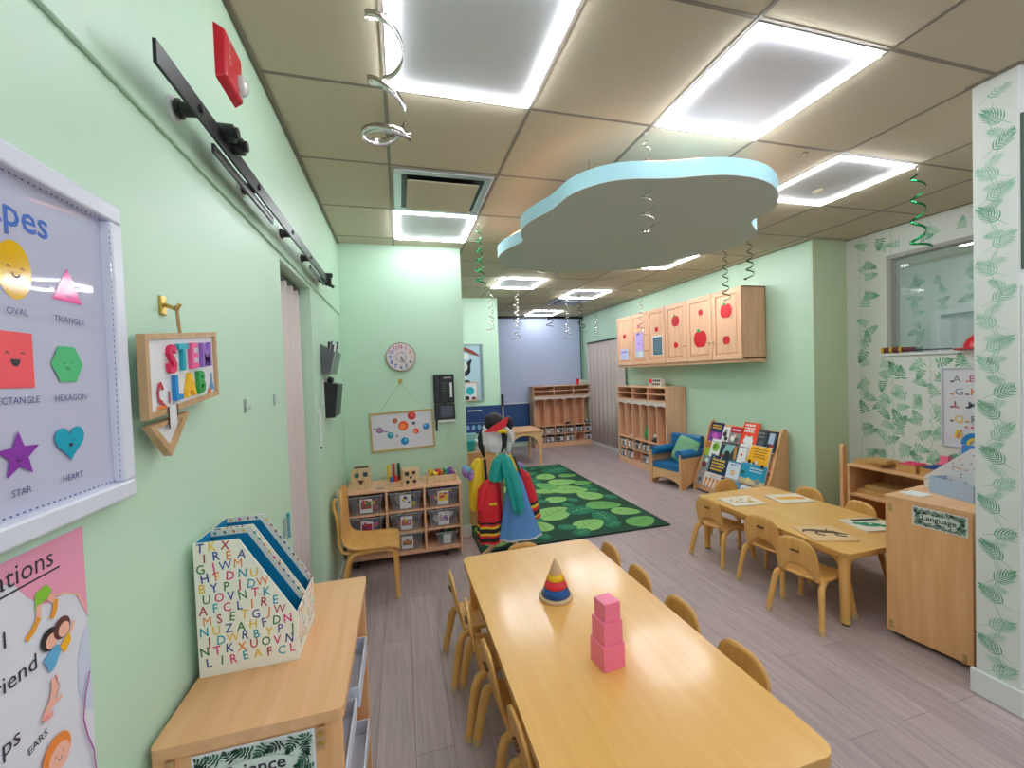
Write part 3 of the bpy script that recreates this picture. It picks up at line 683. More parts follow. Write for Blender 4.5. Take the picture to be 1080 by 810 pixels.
mb = MB(); mb.box(RX-.012, 1.20, 2.070, RX-.004, 1.70, 2.094, BLACK); mb.build('guide_bar', t, bevel=.002); mb = MB(); mb.box(RX-.012, 2.35, 2.070, RX-.004, 2.75, 2.092, BLACK); mb.build('guide_bar', t, bevel=.002)
for y in (1.235, 1.30):
    mb = MB(); mb.tube([(RX-.008, y, 2.140), (RX+.030, y, 2.140)], .022, BLACK, 16); mb.tube([(RX+.012, y, 2.142), (RX+.040, y, 2.142)], .014, BLACK, 12); mb.build('roller_stop', t)
mb = MB(); mb.box(RX-.010, 2.80, 2.085, RX+.026, 2.835, 2.155, BLACK); mb.tube([(RX-.01, 2.817, 2.15), (RX+.034, 2.817, 2.15)], .014, BLACK, 12); mb.tube([(RX+.01, 2.817, 2.09), (RX+.04, 2.817, 2.075)], .010, BLACK, 10); mb.build('end_stop', t)
# fire alarm
t = thing('fire_alarm', 'red fire alarm strobe high on the left wall under the ceiling', 'fire alarm', (LX, 1.43, 2.44))
REDP = mat('alarm_red', (186, 24, 44), .3)
X1 = LX+.010
mb = MB(); A = [(X1, 1.355, 2.360), (X1, 1.505, 2.360), (X1, 1.505, 2.515), (X1, 1.355, 2.515)]; B = [(X1+.026, 1.365, 2.372), (X1+.026, 1.495, 2.372), (X1+.026, 1.495, 2.505), (X1+.026, 1.365, 2.505)]
mb.add(A+B, [(4, 5, 6, 7), (0, 1, 5, 4), (1, 2, 6, 5), (2, 3, 7, 6), (3, 0, 4, 7)], REDP)
b = mb.build('housing', t, bevel=.006)
mb = MB(); mb.ball((X1+.027, 1.470, 2.412), (.024, .024, .032), mat('strobe_lens', (214, 210, 206), .1, alpha=.85), 14); mb.build('strobe_lens', t)
mb = MB(); cv = Canvas(mb, (X1+.027, 0, 0), (0, 1, 0), (0, 0, 1))
for k, ch in enumerate('FIRE'): cv.text(ch, 1.392, 2.478-.020*k, .019, WHITE, 'c')
cv.rect(1.455, 2.378, 1.480, 2.386, WHITE); mb.build('lettering', t)
# wall pocket with pens, black holder, pull rod
t = thing('pen_pocket', 'grey clear wall pocket full of markers in the left corner', 'organizer', (LX, 2.95, 1.53))
GP = mat('smoked_plastic', (104, 104, 112), .2, alpha=.78)
mb = MB()
def P4(y0, y1, z0, z1, xt, xb, m=GP):
    A = [(LX+.002, y0, z0), (LX+.002, y1, z0), (LX+.002, y1, z1), (LX+.002, y0, z1)]; B = [(LX+xb, y0, z0), (LX+xb, y1, z0), (LX+xt, y1, z1-.05), (LX+xt, y0, z1-.05)]
    mb.add(A+B, [(0, 1, 2, 3), (4, 5, 6, 7), (0, 1, 5, 4), (1, 2, 6, 5), (3, 0, 4, 7)], m)
P4(2.82, 3.12, 1.53, 1.72, .085, .05); mb.build('pocket', t)
tb = t
for k in range(9):
    y = 2.85+.028*k; mb = MB(); c1 = [BLACK, WHITE, col(90, 96, 110), BLACK, col(210, 206, 200)][k % 5]
    zt = 1.72+.05*rnd.random(); mb.tube([(LX+.03, y, 1.545), (LX+.045+.02*rnd.random(), y+.02, zt)], .0085, c1, 8); tag(mb.build('marker', loc=(LX+.03, y, 1.545)), '%s thin marker, %s from the camera side of the grey wall pocket' % (['black', 'white', 'grey', 'black', 'pale'][k % 5], ['first', 'second', 'third', 'fourth', 'fifth', 'sixth', 'seventh', 'eighth', 'ninth'][k]), 'marker', 'markers in the grey wall pocket')
t = thing('wall_file_box', 'black wall-mounted file box under the grey pen pocket', 'file box', (LX, 2.98, 1.25))
mb = MB(); mb.box(LX, 2.86, 1.235, LX+.004, 3.16, 1.50, WHITE); mb.build('back_plate', t)
mb = MB(); mb.prism([(LX+.004, 1.245), (LX+.06, 1.245), (LX+.085, 1.46), (LX+.004, 1.48)], 'y', 2.88, 3.13, BLACK); mb.build('box', t, bevel=.006)
mb = MB(); mb.ball((LX+.03, 2.97, 1.492), (.022, .03, .02), BLACK, 12); mb.build('knob', t)
t = thing('blind_wand', 'white pull rod hanging beside the curtain recess', 'rod', (LX, 2.64, 1.09))
mb = MB(); mb.tube([(LX+.012, 2.64, 1.32), (LX+.012, 2.64, 1.10)], .006, WHITE, 8); mb.build('rod', t)
mb = MB(); mb.box(LX, 2.63, 1.30, LX+.014, 2.65, 1.335, WHITE); mb.build('bracket', t)
mb = MB(); mb.ball((LX+.012, 2.64, 1.095), (.006, .006, .010), BLACK, 8); mb.build('tip', t)

# ================================================================== LEFT SHELF WITH THE ALPHABET FILE BOXES
SX0, SX1, SY0, SY1, SZ = LX+.012, -.137, .880, 1.452, .83
t = thing('science_shelf', 'low maple storage shelf labelled Science against the left wall', 'shelf', (-.3, 1.17, 0))
mb = MB(); mb.prism(rrect(SX0, SY0, SX1, SY1, .012, 3), 'z', SZ-.022, SZ, MAPLEY); mb.build('top_board', t, bevel=.004)
for a, b in ((SY0+.008, SY0+.026), (SY1-.026, SY1-.008)):
    mb = MB(); mb.box(SX0, a, .07, SX1-.006, b, SZ-.022, MAPLE); mb.build('end_panel', t, bevel=.002)
mb = MB(); mb.box(SX0, SY0+.026, .07, SX0+.012, SY1-.026, SZ-.022, MAPLE); mb.build('back_panel', t)
for z in (.08, .335, .585):
    mb = MB(); mb.box(SX0+.012, SY0+.026, z, SX1-.012, SY1-.026, z+.018, MAPLEY); mb.build('shelf_board', t, bevel=.002)
for x, y in ((SX0+.05, SY0+.06), (SX1-.06, SY0+.06), (SX0+.05, SY1-.06), (SX1-.06, SY1-.06)):
    mb = MB(); mb.tube([(x-.012, y, .026), (x+.012, y, .026)], .026, BLACK, 16); mb.box(x-.018, y-.012, .045, x+.018, y+.012, .07, BLKM); mb.build('caster', t)
for x in (SX0+.03, SX1-.045):
    mb = MB(); mb.box(x-.007, SY0+.002, SZ-.075, x+.007, SY0+.008, SZ-.030, SW); mb.lathe([(.004, 0), (0, .001)], (0, 0, 0), BLACK, 8)
    mb.tube([(x, SY0+.002, SZ-.042), (x, SY0-.001, SZ-.042)], .0045, GOLD, 10); mb.tube([(x, SY0+.002, SZ-.062), (x, SY0-.001, SZ-.062)], .0045, GOLD, 10); mb.build('bracket', t)
def leaf_label(o, ux, w, h, word, parent=None, name='name_card', label=None, loc=None):
    mb = MB(); cv = Canvas(mb, o, ux, (0, 0, 1), lift=.0006)
    cv.rect(0, 0, w, h, WHITE); cv.rect(h*.05, h*.05, w-h*.05, h*.95, mat('label_mint', (214, 226, 216), .4))
    g = [col(24, 74, 56, .4), col(40, 104, 78, .4), col(14, 50, 42, .4)]; r = random.Random(len(word)); cv.clip = (h*.04, h*.04, w-h*.04, h*.96)
    n = int(w/h*4)
    for k in range(n):
        for zz in (.16, .84): monstera(cv, w*(k+.5)/n, h*zz+r.uniform(-.04, .04)*h, r.choice([-1, 1])*(.3+r.random())+(PI if zz > .5 else 0), h*.25, g[k % 3], g[2]); cv.k += .1
    for k in range(3): monstera(cv, h*.2, h*(.3+.2*k), .5+k, h*.2, g[k], g[2]); monstera(cv, w-h*.2, h*(.3+.2*k), 3+k, h*.2, g[k], g[2])
    cv.clip = None; cv.k += 2; cv.disc(w/2, h/2, w*.31, mat('label_mint', (214, 226, 216), .4), h*.20); cv.text(word, w/2, h*.39, h*.36, INK, 'c', bold=.02)
    return mb.build(name, parent)
leaf_label((-.405, SY0+.0072, .700), (1, 0, 0), .212, .098, 'Science', t)
# things on its shelves
TR = mat('tray_white', (214, 222, 236), .3)
def tray(x0, y0, x1, y1, z, hgt, m, lb, nm='tray', cat='tray', loc=None, lip=.004):
    mb = MB(); mb.box(x0, y0, z, x1, y1, z+.004, m)
    for a in ((x0, y0, x1, y0+lip), (x0, y1-lip, x1, y1), (x0, y0+lip, x0+lip, y1-lip), (x1-lip, y0+lip, x1, y1-lip)): mb.box(a[0], a[1], z+.004, a[2], a[3], z+hgt, m)
    return tag(mb.build(nm, loc=((x0+x1)/2, (y0+y1)/2, z), bevel=.001), lb, cat)
tray(-.42, 1.17, -.140, 1.40, .603, .055, TR, 'white plastic tray on the upper shelf of the Science unit')
tray(-.42, .93, -.146, 1.15, .603, .045, TR, 'pale tray on the upper shelf of the Science unit, camera end', nm='tray')
tray(-.42, 1.12, -.140, 1.38, .353, .05, TR, 'white tray on the middle shelf of the Science unit')
mb = MB(); mb.ball((-.165, 1.10, .372), (.03, .035, .02), col(226, 60, 50), 12); mb.ball((-.155, 1.05, .366), (.025, .03, .014), col(244, 196, 50), 12); tag(mb.build('plastic_toy', loc=(-.16, 1.08, .353)), 'red and yellow plastic toy on the middle shelf of the Science unit', 'toy')
mb = MB(); mb.box(-.34, .95, .098, -.15, .975, .30, col(70, 100, 170)); mb.box(-.34, .953, .101, -.152, .972, .297, WHITE); tag(mb.build('book', loc=(-.25, .96, .098), bevel=.001), 'blue book standing on the bottom shelf of the Science unit', 'book')
# alphabet magazine files
PAPER = mat('alphabet_card', (246, 243, 228), .45); TEAL = mat('teal_board', (10, 132, 178), .5)
LC = [col(16, 64, 150, .4), col(20, 160, 178, .4), col(40, 120, 50, .4), col(238, 130, 30, .4), col(240, 196, 30, .4), col(226, 40, 130, .4), col(180, 36, 50, .4), col(70, 80, 140, .4)]
seq = ['TKXUOVN', 'IREAFCL', 'GJWMSET', 'HFDNUZA', 'BYPJDWR']
def inside(p, poly):
    c = False; j = len(poly)-1
    for i in range(len(poly)):
        if (poly[i][1] > p[1]) != (poly[j][1] > p[1]) and p[0] < (poly[j][0]-poly[i][0])*(p[1]-poly[i][1])/(poly[j][1]-poly[i][1])+poly[i][0]: c = not c
        j = i
    return c
def letters(cv, poly, seed, s=.0265):
    r = random.Random(seed); x0 = min(p[0] for p in poly); x1 = max(p[0] for p in poly); z0 = min(p[1] for p in poly); z1 = max(p[1] for p in poly)
    row = 0; z = z1-s*.75
    while z > z0+s*.1:
        x = x0+s*(.5+.28*(row % 2)); k = 0
        while x < x1-s*.2:
            if all(inside((x+a*s*.34, z+s*.30+b*s*.40), poly) for a in (-1, 1) for b in (-1, 1)):
                st = seq[row % 5]; cv.text(st[(k+row//5*3) % 7], x, z+r.uniform(-.08, .08)*s, s*1.10, LC[(k*3+row*5+r.randint(0, 1)) % 8], 'c', rot=r.uniform(-.12, .12), sx=.85, bold=(0 if st[(k+row//5*3) % 7] in 'MW' else .010)); cv.k = 1
            x += s*.92; k += 1
        z -= s*.90; row += 1
def file_box(y, label, seed):
    t = thing('magazine_file', label, 'file box', (-.365, y, SZ), group='alphabet magazine files')
    xa, xb, th = -.462, -.258, .085
    pr = [(xa, SZ), (xb, SZ), (xb, SZ+.112), (xa+.090, SZ+.305), (xa, SZ+.305)]
    for k, yy in enumerate((y, y+th-.003)):
        mb = MB(); mb.prism(pr, 'y', yy, yy+.003, PAPER); mb.add([(p[0], yy+(-.0003 if k else .0033), p[1]) for p in pr][::(1 if k else -1)], [tuple(range(5))], TEAL)
        if k == 0: letters(Canvas(mb, (0, yy, 0), (1, 0, 0), (0, 0, 1), lift=.0004), pr, seed)
        mb.build('side_panel', t)
    mb = MB(); mb.box(xb-.003, y+.003, SZ, xb, y+th-.003, SZ+.112, PAPER); cv = Canvas(mb, (xb, y, SZ), (0, 1, 0), (0, 0, 1), lift=.0004); letters(cv, [(0, 0), (th, 0), (th, .112), (0, .112)], seed+1)
    mb.build('front_panel', t)
    mb = MB(); mb.box(xa, y+.003, SZ, xa+.003, y+th-.003, SZ+.305, PAPER); mb.box(xa+.0031, y+.003, SZ+.003, xa+.0035, y+th-.003, SZ+.305, TEAL); mb.build('spine_panel', t)
    mb = MB(); mb.box(xa, y+.003, SZ, xb, y+th-.003, SZ+.002, TEAL); mb.build('bottom_panel', t)
    # the printed lip folded over the top of each side
    mb = MB()
    for yy in (y, y+th-.003):
        q = [(xa, SZ+.305), (xa+.090, SZ+.305), (xb, SZ+.112)]
        for a, b in zip(q[:-1], q[1:]):
            dx, dz = b[0]-a[0], b[1]-a[1]; l = math.hypot(dx, dz); nx, nz = dz/l*.014, -dx/l*.014
            s_ = -.0006 if yy > y+.01 else .0036
            if (a, b) == (q[1], q[2]): s_ -= .0004
            A = [(a[0], yy+s_, a[1]), (b[0], yy+s_, b[1]), (b[0]+nx*(1 if nz < 0 else -1), yy+s_, b[1]-abs(nz)), (a[0]+nx*(1 if nz < 0 else -1), yy+s_, a[1]-abs(nz))]
            if yy > y+.01:
                mb.add(A, [(0, 1, 2, 3)], PAPER)
                for k in range(int(l/.02)):
                    f = (k+.5)*.02/l; cx, cz = a[0]+dx*f, yy; 
                    mb.add([(a[0]+dx*f+e*.005, yy+s_-.0005, a[1]+dz*f-.003-.008*g2) for e, g2 in ((0, 0), (1, .2), (1.2, 1), (.3, .9))], [(0, 1, 2, 3)], LC[(k+seed) % 8])
    mb.build('folded_edge', t)
file_box(1.068, 'alphabet-print magazine file on the Science shelf, nearer the camera', 1)
file_box(1.165, 'alphabet-print magazine file on the Science shelf, the rear one of two', 4)
# small card holder at the wall behind the files
t = thing('card_holder', 'clear holder with teal marker on the wall behind the file boxes', 'holder', (LX, 1.86, .87))
mb = MB(); mb.box(LX, 1.825, .86, LX+.02, 1.855, .935, CLEAR); mb.build('pocket', t)
mb = MB(); mb.tube([(LX+.012, 1.868, .85), (LX+.012, 1.868, .950)], .006, col(20, 150, 160), 8); mb.build('marker', t)

# ================================================================== BACK-LEFT CORNER: CUBBY SHELF WITH CLEAR BINS
CX0, CX1, CY0, CY1, CZ1 = -.452, .448, 3.385, 3.745, .61
t = thing('cubby_shelf', 'low wooden shelf of nine cubbies on castors holding clear bins', 'shelf', (0, 3.56, 0))
xs = [CX0, -.145, .150, CX1]; sh = [.098, .255, .425]
mb = MB(); mb.box(CX0-.004, CY0-.006, CZ1-.018, CX1+.004, CY1, CZ1, PINE); mb.build('top_board', t, bevel=.003)
mb = MB(); mb.box(CX0, CY1-.012, .07, CX1, CY1, CZ1-.018, PINE); mb.build('back_panel', t)
for k, x in enumerate(xs):
    z0 = .0 if k == 3 else .07
    mb = MB(); a = x-(.018 if k == 3 else 0 if k == 0 else .009); mb.box(a, CY0, .03 if k == 3 else .07, a+.018, CY1-.012, CZ1-.018, PINE); mb.build('side_panel' if k in (0, 3) else 'divider', t, bevel=.002)
for z in sh:
    for k in range(3):
        a, b = xs[k]+(.018 if k == 0 else .009), xs[k+1]-(.018 if k == 2 else .009)
        mb = MB(); mb.box(a, CY0+.002, z-.014, b, CY1-.012, z, PINE); mb.build('shelf_board', t, bevel=.001)
mb = MB(); mb.box(CX0+.018, CY0+.004, .068, CX1-.018, CY0+.02, .085, PINE); mb.build('bottom_rail', t)
for x in (-.38, .32):
    for y in (CY0+.06, CY1-.06):
        mb = MB(); mb.tube([(x-.012, y, .027), (x+.012, y, .027)], .027, BLACK, 16); mb.box(x-.02, y-.014, .045, x+.02, y+.014, .07, BLKM); mb.build('caster', t)
CARD = mat('bin_card', (226, 228, 232), .4)
def bin_(xc, z, w, h, cols, card, label):
    t = thing('clear_bin', label, 'storage bin', (xc, CY0+.14, z+.001), group='clear toy bins in the cubby shelf')
    y0, y1 = CY0+.012, CY0+.29; b = w*.40; T = w/2; z0 = z+.001
    mb = MB()
    A = [(xc-b, y0+.012, z0), (xc+b, y0+.012, z0), (xc+b, y1-.012, z0), (xc-b, y1-.012, z0)]; B = [(xc-T, y0, z0+h), (xc+T, y0, z0+h), (xc+T, y1, z0+h), (xc-T, y1, z0+h)]
    mb.add(A+B, [(0, 1, 2, 3), (0, 1, 5, 4), (1, 2, 6, 5), (2, 3, 7, 6), (3, 0, 4, 7)], CLEAR); mb.build('tub', t)
    mb = MB(); q = [(xc-T-.004, y0-.004), (xc+T+.004, y0-.004), (xc+T+.004, y1+.004), (xc-T-.004, y1+.004), (xc-T-.004, y0-.004)]
    mb.tube([(p[0], p[1], z0+h) for p in q], .0035, mat('bin_rim', (190, 196, 206), .3), 6); mb.build('rim', t)
    mb = MB(); r = random.Random(int(xc*1000+z*100))
    for k in range(44):
        s = r.uniform(.016, .028); zz = z0+s+r.random()*h*.5
        f = b-.03; mb.ball((xc+r.uniform(-f, f), y0+.04+r.random()*.18, zz), s, cols[k % len(cols)], 8)
    c = mb.build('toys', t); c['kind'] = 'stuff'
    mb = MB(); cw = w*.36; mb.add([(xc-cw/2, y0+.009, z0+.012), (xc+cw/2, y0+.009, z0+.012), (xc+cw/2, y0-.003, z0+h*.88), (xc-cw/2, y0-.003, z0+h*.88)], [(0, 1, 2, 3)], CARD)
    cv = Canvas(mb, (xc-cw/2, y0+.009-.001, z0+.012), (1, 0, 0), (0, -.09, 1)); hh = h*.86
    cv.rect(cw*.08, hh*.26, cw*.92, hh*.95, card)
    for k in range(9): cv.disc(cw*r.uniform(.2, .8), hh*r.uniform(.36, .85), cw*r.uniform(.06, .13), cols[r.randrange(len(cols))]); cv.k = 2
    mb.build('picture_card', t)
K = dict(p=col(214, 60, 120), y=col(236, 200, 50), g=col(60, 150, 90), b=col(60, 110, 190), r=col(214, 60, 60), w=col(226, 224, 224), k=col(60, 60, 70), v=col(140, 90, 170), o=col(232, 140, 70), t=col(60, 160, 170), s=col(170, 160, 160))
def kk(s): return [K[c] for c in s]
bins = [(0, 2, kk('pygrk'), col(150, 90, 80), 'clear bin of pink and yellow pieces, top left cubby'), (1, 2, kk('ysbks'), col(226, 226, 232), 'clear bin with a few blue and yellow toys, top middle cubby'), (2, 2, kk('yvbpr'), col(240, 200, 60), 'clear bin with a yellow and purple card, top right cubby'),
        (0, 1, kk('pkrbp'), col(196, 60, 80), 'clear bin with a red and grey card, middle row left cubby'), (1, 1, kk('sovyw'), col(190, 110, 130), 'clear bin with orange and purple toys, centre cubby'), (2, 1, kk('wsvw'), col(180, 170, 180), 'clear bin of pale grey pieces, middle row right cubby'),
        (1, 0, kk('soks'), col(160, 120, 80), 'clear bin of brown and grey pieces, bottom middle cubby beside the chair seat'), (2, 0, kk('gwks'), col(90, 110, 90), 'small clear bin of green and grey pieces, bottom right cubby')]
for i, j, cs, cd, lb in bins:
    xc = (xs[i]+xs[i+1])/2; sm = (i, j) == (2, 0)
    bin_(xc+(.0 if not sm else .02), sh[j], .25 if not sm else .17, [.135, .140, .142][j] if not sm else .105, cs, cd, lb)
# toys on top of the cubby shelf
T0 = CZ1
TOYW = wood('toy_wood', (234, 204, 164), (220, 186, 142), 'z', .5)
def toyhole(cv, kind, x, y, r, m):
    if kind == 'o': cv.disc(x, y, r, m)
    elif kind == 's': cv.rect(x-r, y-r, x+r, y+r, m)
    elif kind == 't': cv.poly([(x-r, y+r*.7), (x, y-r), (x+r, y+r*.7)], m)
t = thing('shape_sorter', 'tall wooden shape sorter with a slanted face at the left end of cubby shelf', 'toy', (-.34, 3.52, T0))
mb = MB(); mb.prism([(-.445, T0), (-.26, T0), (-.268, T0+.165), (-.40, T0+.165), (-.415, T0+.05)], 'y', 3.46, 3.58, TOYW); mb.build('body', t, bevel=.004)
mb = MB(); cv = Canvas(mb, (0, 3.46, 0), (1, 0, 0), (0, 0, 1), lift=.001); toyhole(cv, 'o', -.365, T0+.115, .020, col(50, 110, 80)); toyhole(cv, 's', -.30, T0+.120, .017, col(20, 80, 100)); toyhole(cv, 't', -.335, T0+.06, .024, col(90, 50, 40)); mb.build('holes', t)
mb = MB(); mb.box(-.39, 3.49, T0+.165, -.28, 3.55, T0+.170, col(80, 60, 44)); mb.build('slot', t)
t = thing('peg_toy', 'small wooden board with red, yellow and green pegs on the cubby shelf', 'toy', (-.065, 3.60, T0))
mb = MB(); mb.box(-.15, 3.54, T0, .02, 3.66, T0+.015, TOYW); mb.build('board', t, bevel=.002)
for x, h, m in ((-.125, .15, K['y']), (-.085, .16, K['r']), (-.045, .16, col(30, 70, 70)), (-.10, .055, K['b']), (-.065, .06, K['r']), (-.02, .12, TOYW)):
    y = 3.60 if h > .1 else 3.565; mb = MB(); mb.tube([(x, y, T0+.015), (x, y, T0+h)], .012 if h > .1 else .018, m, 12); mb.build('peg', t)
t = thing('hole_block', 'square wooden sorter block with five dark holes on the cubby shelf', 'toy', (.05, 3.47, T0))
mb = MB(); mb.box(-.015, 3.43, T0, .115, 3.53, T0+.135, TOYW); mb.build('body', t, bevel=.005)
mb = MB(); cv = Canvas(mb, (0, 3.43, 0), (1, 0, 0), (0, 0, 1), lift=.001); DK = col(46, 36, 34)
for a, x, z in (('s', .02, .10), ('o', .075, .105), ('t', .05, .068), ('o', .022, .035), ('o', .078, .035)): toyhole(cv, a, x, T0+z, .015, DK if x < .07 else col(90, 50, 50))
mb.build('holes', t)
t = thing('toy_tray', 'wooden tray heaped with bright pieces at the right end of cubby shelf', 'tray', (.30, 3.54, T0))
mb = MB(); mb.box(.185, 3.46, T0, .43, 3.63, T0+.006, TOYW)
for a in ((.185, 3.46, .43, 3.468), (.185, 3.622, .43, 3.63), (.185, 3.468, .193, 3.622), (.422, 3.468, .43, 3.622)): mb.box(a[0], a[1], T0+.006, a[2], a[3], T0+.055, TOYW)
mb.build('tray', t, bevel=.001)
mb = MB(); r = random.Random(4); cc = [K['y'], K['y'], K['r'], K['o'], K['g'], K['b'], K['v']]
for k in range(46):
    f = r.random(); s = r.uniform(.010, .018); x = .205+.20*f; mb.ball((x, 3.485+r.random()*.12, T0+.045+r.random()*.035), (s*1.2, s, s), cc[min(6, int(f*7))], 7)
o = mb.build('pieces', t); o['kind'] = 'stuff'
mb = MB(); mb.box(-.225, 3.42, T0, -.155, 3.455, T0+.006, CLEAR); mb.box(-.215, 3.425, T0+.006, -.165, 3.45, T0+.009, K['s']); tag(mb.build('small_case', loc=(-.19, 3.44, T0)), 'small clear case lying flat on the cubby shelf', 'case')

# bentwood chair in the corner
t = thing('bentwood_chair', 'larger bent plywood chair standing before the clear-bin shelf by left wall', 'chair', (-.24, 3.02, 0))
def cprof(u):
    P = [(-.432, .735), (-.424, .70), (-.418, .62), (-.412, .52), (-.400, .43), (-.370, .385), (-.32, .368), (-.25, .362), (-.16, .360), (-.10, .358), (-.070, .348), (-.055, .325)]
    s = u*(len(P)-1); i = min(int(s), len(P)-2); f = s-i
    p0 = P[max(i-1, 0)]; p1 = P[i]; p2 = P[i+1]; p3 = P[min(i+2, len(P)-1)]
    return tuple(.5*((2*p1[k])+(-p0[k]+p2[k])*f+(2*p0[k]-5*p1[k]+4*p2[k]-p3[k])*f*f+(-p0[k]+3*p1[k]-3*p2[k]+p3[k])*f**3) for k in (0, 1))
def shell(u, v):
    x, z = cprof(u); w = .165 if u > .3 else .150+.015*u/.3
    if u < .10: w *= math.sqrt(max(.15, 1-((.10-u)/.10)**2*.55))
    if u > .93: w *= 1-.10*((u-.93)/.07)**2
    y = -w+2*w*v; return (x+(.05*(2*v-1)**2*(.35-u)/.35*.5 if u < .35 else 0), 3.02+y, z+(.006*(2*v-1)**2 if u > .4 else 0))
mb = MB(); mb.surf(shell, 48, 14, CHAIRW); mb.build('seat_shell', t, solid=.016)
for s in (-1, 1):
    yy = 3.02+s*.145
    for pts in ([(-.22, yy, .345), (-.12, yy, .343), (-.088, yy, .325), (-.078, yy, .28), (-.072, yy-0, .012)], [(-.20, yy, .345), (-.34, yy, .340), (-.375, yy, .30), (-.395, yy, .22), (-.425, yy, .012)]):
        mb = MB(); mb.tube(pts, [.012, .015, .017, .016, .013], CHAIRW, 10, flat=.8); leg = mb.build('leg', t)
        p = pts[-1]; mb = MB(); mb.tube([(p[0], p[1], .016), (p[0], p[1], 0)], .015, mat('foot_cap', (206, 176, 128), .5), 10); mb.build('glide', leg)
    mb = MB(); mb.tube([(-.435, yy+s*.012, .72), (-.448, yy+s*.014, .70), (-.450, yy+s*.014, .66), (-.435, yy+s*.012, .60), (-.428, yy+s*.01, .52), (-.430, yy+s*.008, .42), (-.41, yy+s*.004, .36), (-.36, yy, .345)], .011, CHAIRW, 8); mb.build('back_support', t)

# things on the back wall
t = thing('wall_clock', 'round clock with rainbow numerals on the back wall', 'clock', (.012, BY, 1.672))
cx, cz, R = .012, 1.672, .128
def disc_y(mb, r, y0, y1, m, n=40): mb.prism([(cx+r*math.cos(2*PI*i/n), cz+r*math.sin(2*PI*i/n)) for i in range(n)], 'y', y0, y1, m)
mb = MB(); disc_y(mb, R, BY-.022, BY, mat('clock_rim', (160, 130, 110), .4)); mb.build('case', t, bevel=.003)
mb = MB(); disc_y(mb, R-.008, BY-.0235, BY-.022, mat('clock_face', (222, 208, 214), .4)); cv = Canvas(mb, (cx, BY-.0235, cz), (1, 0, 0), (0, 0, 1), lift=.0006)
NC = [K['p'], col(220, 60, 80), col(226, 110, 90), col(226, 170, 120), col(80, 130, 90), col(40, 110, 110), K['b'], col(40, 70, 170), col(60, 90, 200), col(90, 110, 200), col(150, 110, 190), col(200, 50, 90)]
for h in range(1, 13): a = PI/2-2*PI*h/12; cv.text(str(h), .090*math.cos(a), .090*math.sin(a)-.014, .042, NC[h % 12], 'c', bold=.035)
for k in range(60): a = 2*PI*k/60; cv.stroke([(.114*math.cos(a), .114*math.sin(a)), (.119*math.cos(a), .119*math.sin(a))], .0015, col(120, 60, 90)); cv.k = 2
for k in range(36): a = 2*PI*k/36; b = 2*PI*(k+1)/36; cv.k = 1; cv.stroke([(.042*math.cos(a), .042*math.sin(a)), (.042*math.cos(b), .042*math.sin(b))], .004, col(90, 90, 140))
mb.build('dial', t)
mb = MB(); cv = Canvas(mb, (cx, BY-.027, cz), (1, 0, 0), (0, 0, 1), lift=.0006); cv.stroke([(0, 0), (.012, -.045)], .006, BLACK); mb.build('hour_hand', t, solid=.001)
mb = MB(); cv = Canvas(mb, (cx, BY-.029, cz), (1, 0, 0), (0, 0, 1), lift=.0006); cv.stroke([(0, .01), (.034, -.055)], .004, BLACK); mb.build('minute_hand', t, solid=.001)
t = thing('gold_hook', 'brass stick-on hook below the clock carrying the planet picture', 'hook', (0, BY, 1.46))
mb = MB(); mb.box(-.020, BY-.005, 1.440, .016, BY, 1.478, GOLD); mb.build('plate', t, bevel=.002)
mb = MB(); mb.tube([(-.002, BY-.005, 1.465), (-.002, BY-.02, 1.450), (-.002, BY-.026, 1.462)], .005, GOLD, 8); mb.build('hook_arm', t)
t = thing('planet_picture', 'framed picture of planets hanging crooked on the back wall', 'picture', (0, BY, 1.02))
ca, sa = math.cos(.034), math.sin(.034)
def PQ(u, v): return (.002+u*ca-v*sa, 1.024+u*sa+v*ca)
mb = MB(); W2, H2, f = .272, .170, .014
for a in ((-W2, -H2, W2, -H2+f), (-W2, H2-f, W2, H2), (-W2, -H2+f, -W2+f, H2-f), (W2-f, -H2+f, W2, H2-f)):
    mb.prism([PQ(a[0], a[1]), PQ(a[2], a[1]), PQ(a[2], a[3]), PQ(a[0], a[3])], 'y', BY-.020, BY-.002, mat('frame_gold_wood', (196, 166, 100), .45))
mb.build('frame', t, bevel=.001)
mb = MB(); mb.prism([PQ(-W2+f, -H2+f), PQ(W2-f, -H2+f), PQ(W2-f, H2-f), PQ(-W2+f, H2-f)], 'y', BY-.010, BY-.004, mat('print_pale', (224, 222, 232), .25))
cv = Canvas(mb, (0, BY-.010, 0), (1, 0, 0), (0, 0, 1), lift=.0006)
sc = .00186
def pl(x, z, r, m): cv.disc(*PQ((x-429)*sc, -(z-514)*sc), r, m)
pl(325, 503, .028, col(146, 110, 170)); cv.stroke([PQ(-.245, .042), PQ(-.19, .018), PQ(-.125, -.002)], .008, col(110, 80, 150)); pl(325, 500, .020, col(190, 140, 180))
pl(397, 465, .023, col(176, 96, 60)); pl(396, 462, .014, col(206, 136, 80)); pl(475, 448, .036, col(222, 50, 60)); pl(478, 445, .018, col(240, 96, 80)); pl(433, 492, .043, col(240, 90, 40)); pl(430, 495, .026, col(250, 140, 70)); pl(482, 484, .015, col(90, 90, 100))
pl(490, 523, .026, col(230, 70, 60)); pl(486, 526, .012, col(250, 160, 120)); pl(538, 505, .029, col(30, 130, 200)); pl(535, 500, .013, col(110, 190, 230)); pl(435, 565, .034, col(20, 140, 200)); pl(440, 560, .015, col(80, 190, 230)); pl(372, 532, .028, col(40, 150, 180)); pl(376, 528, .013, col(110, 200, 200)); pl(401, 538, .010, col(130, 130, 140))
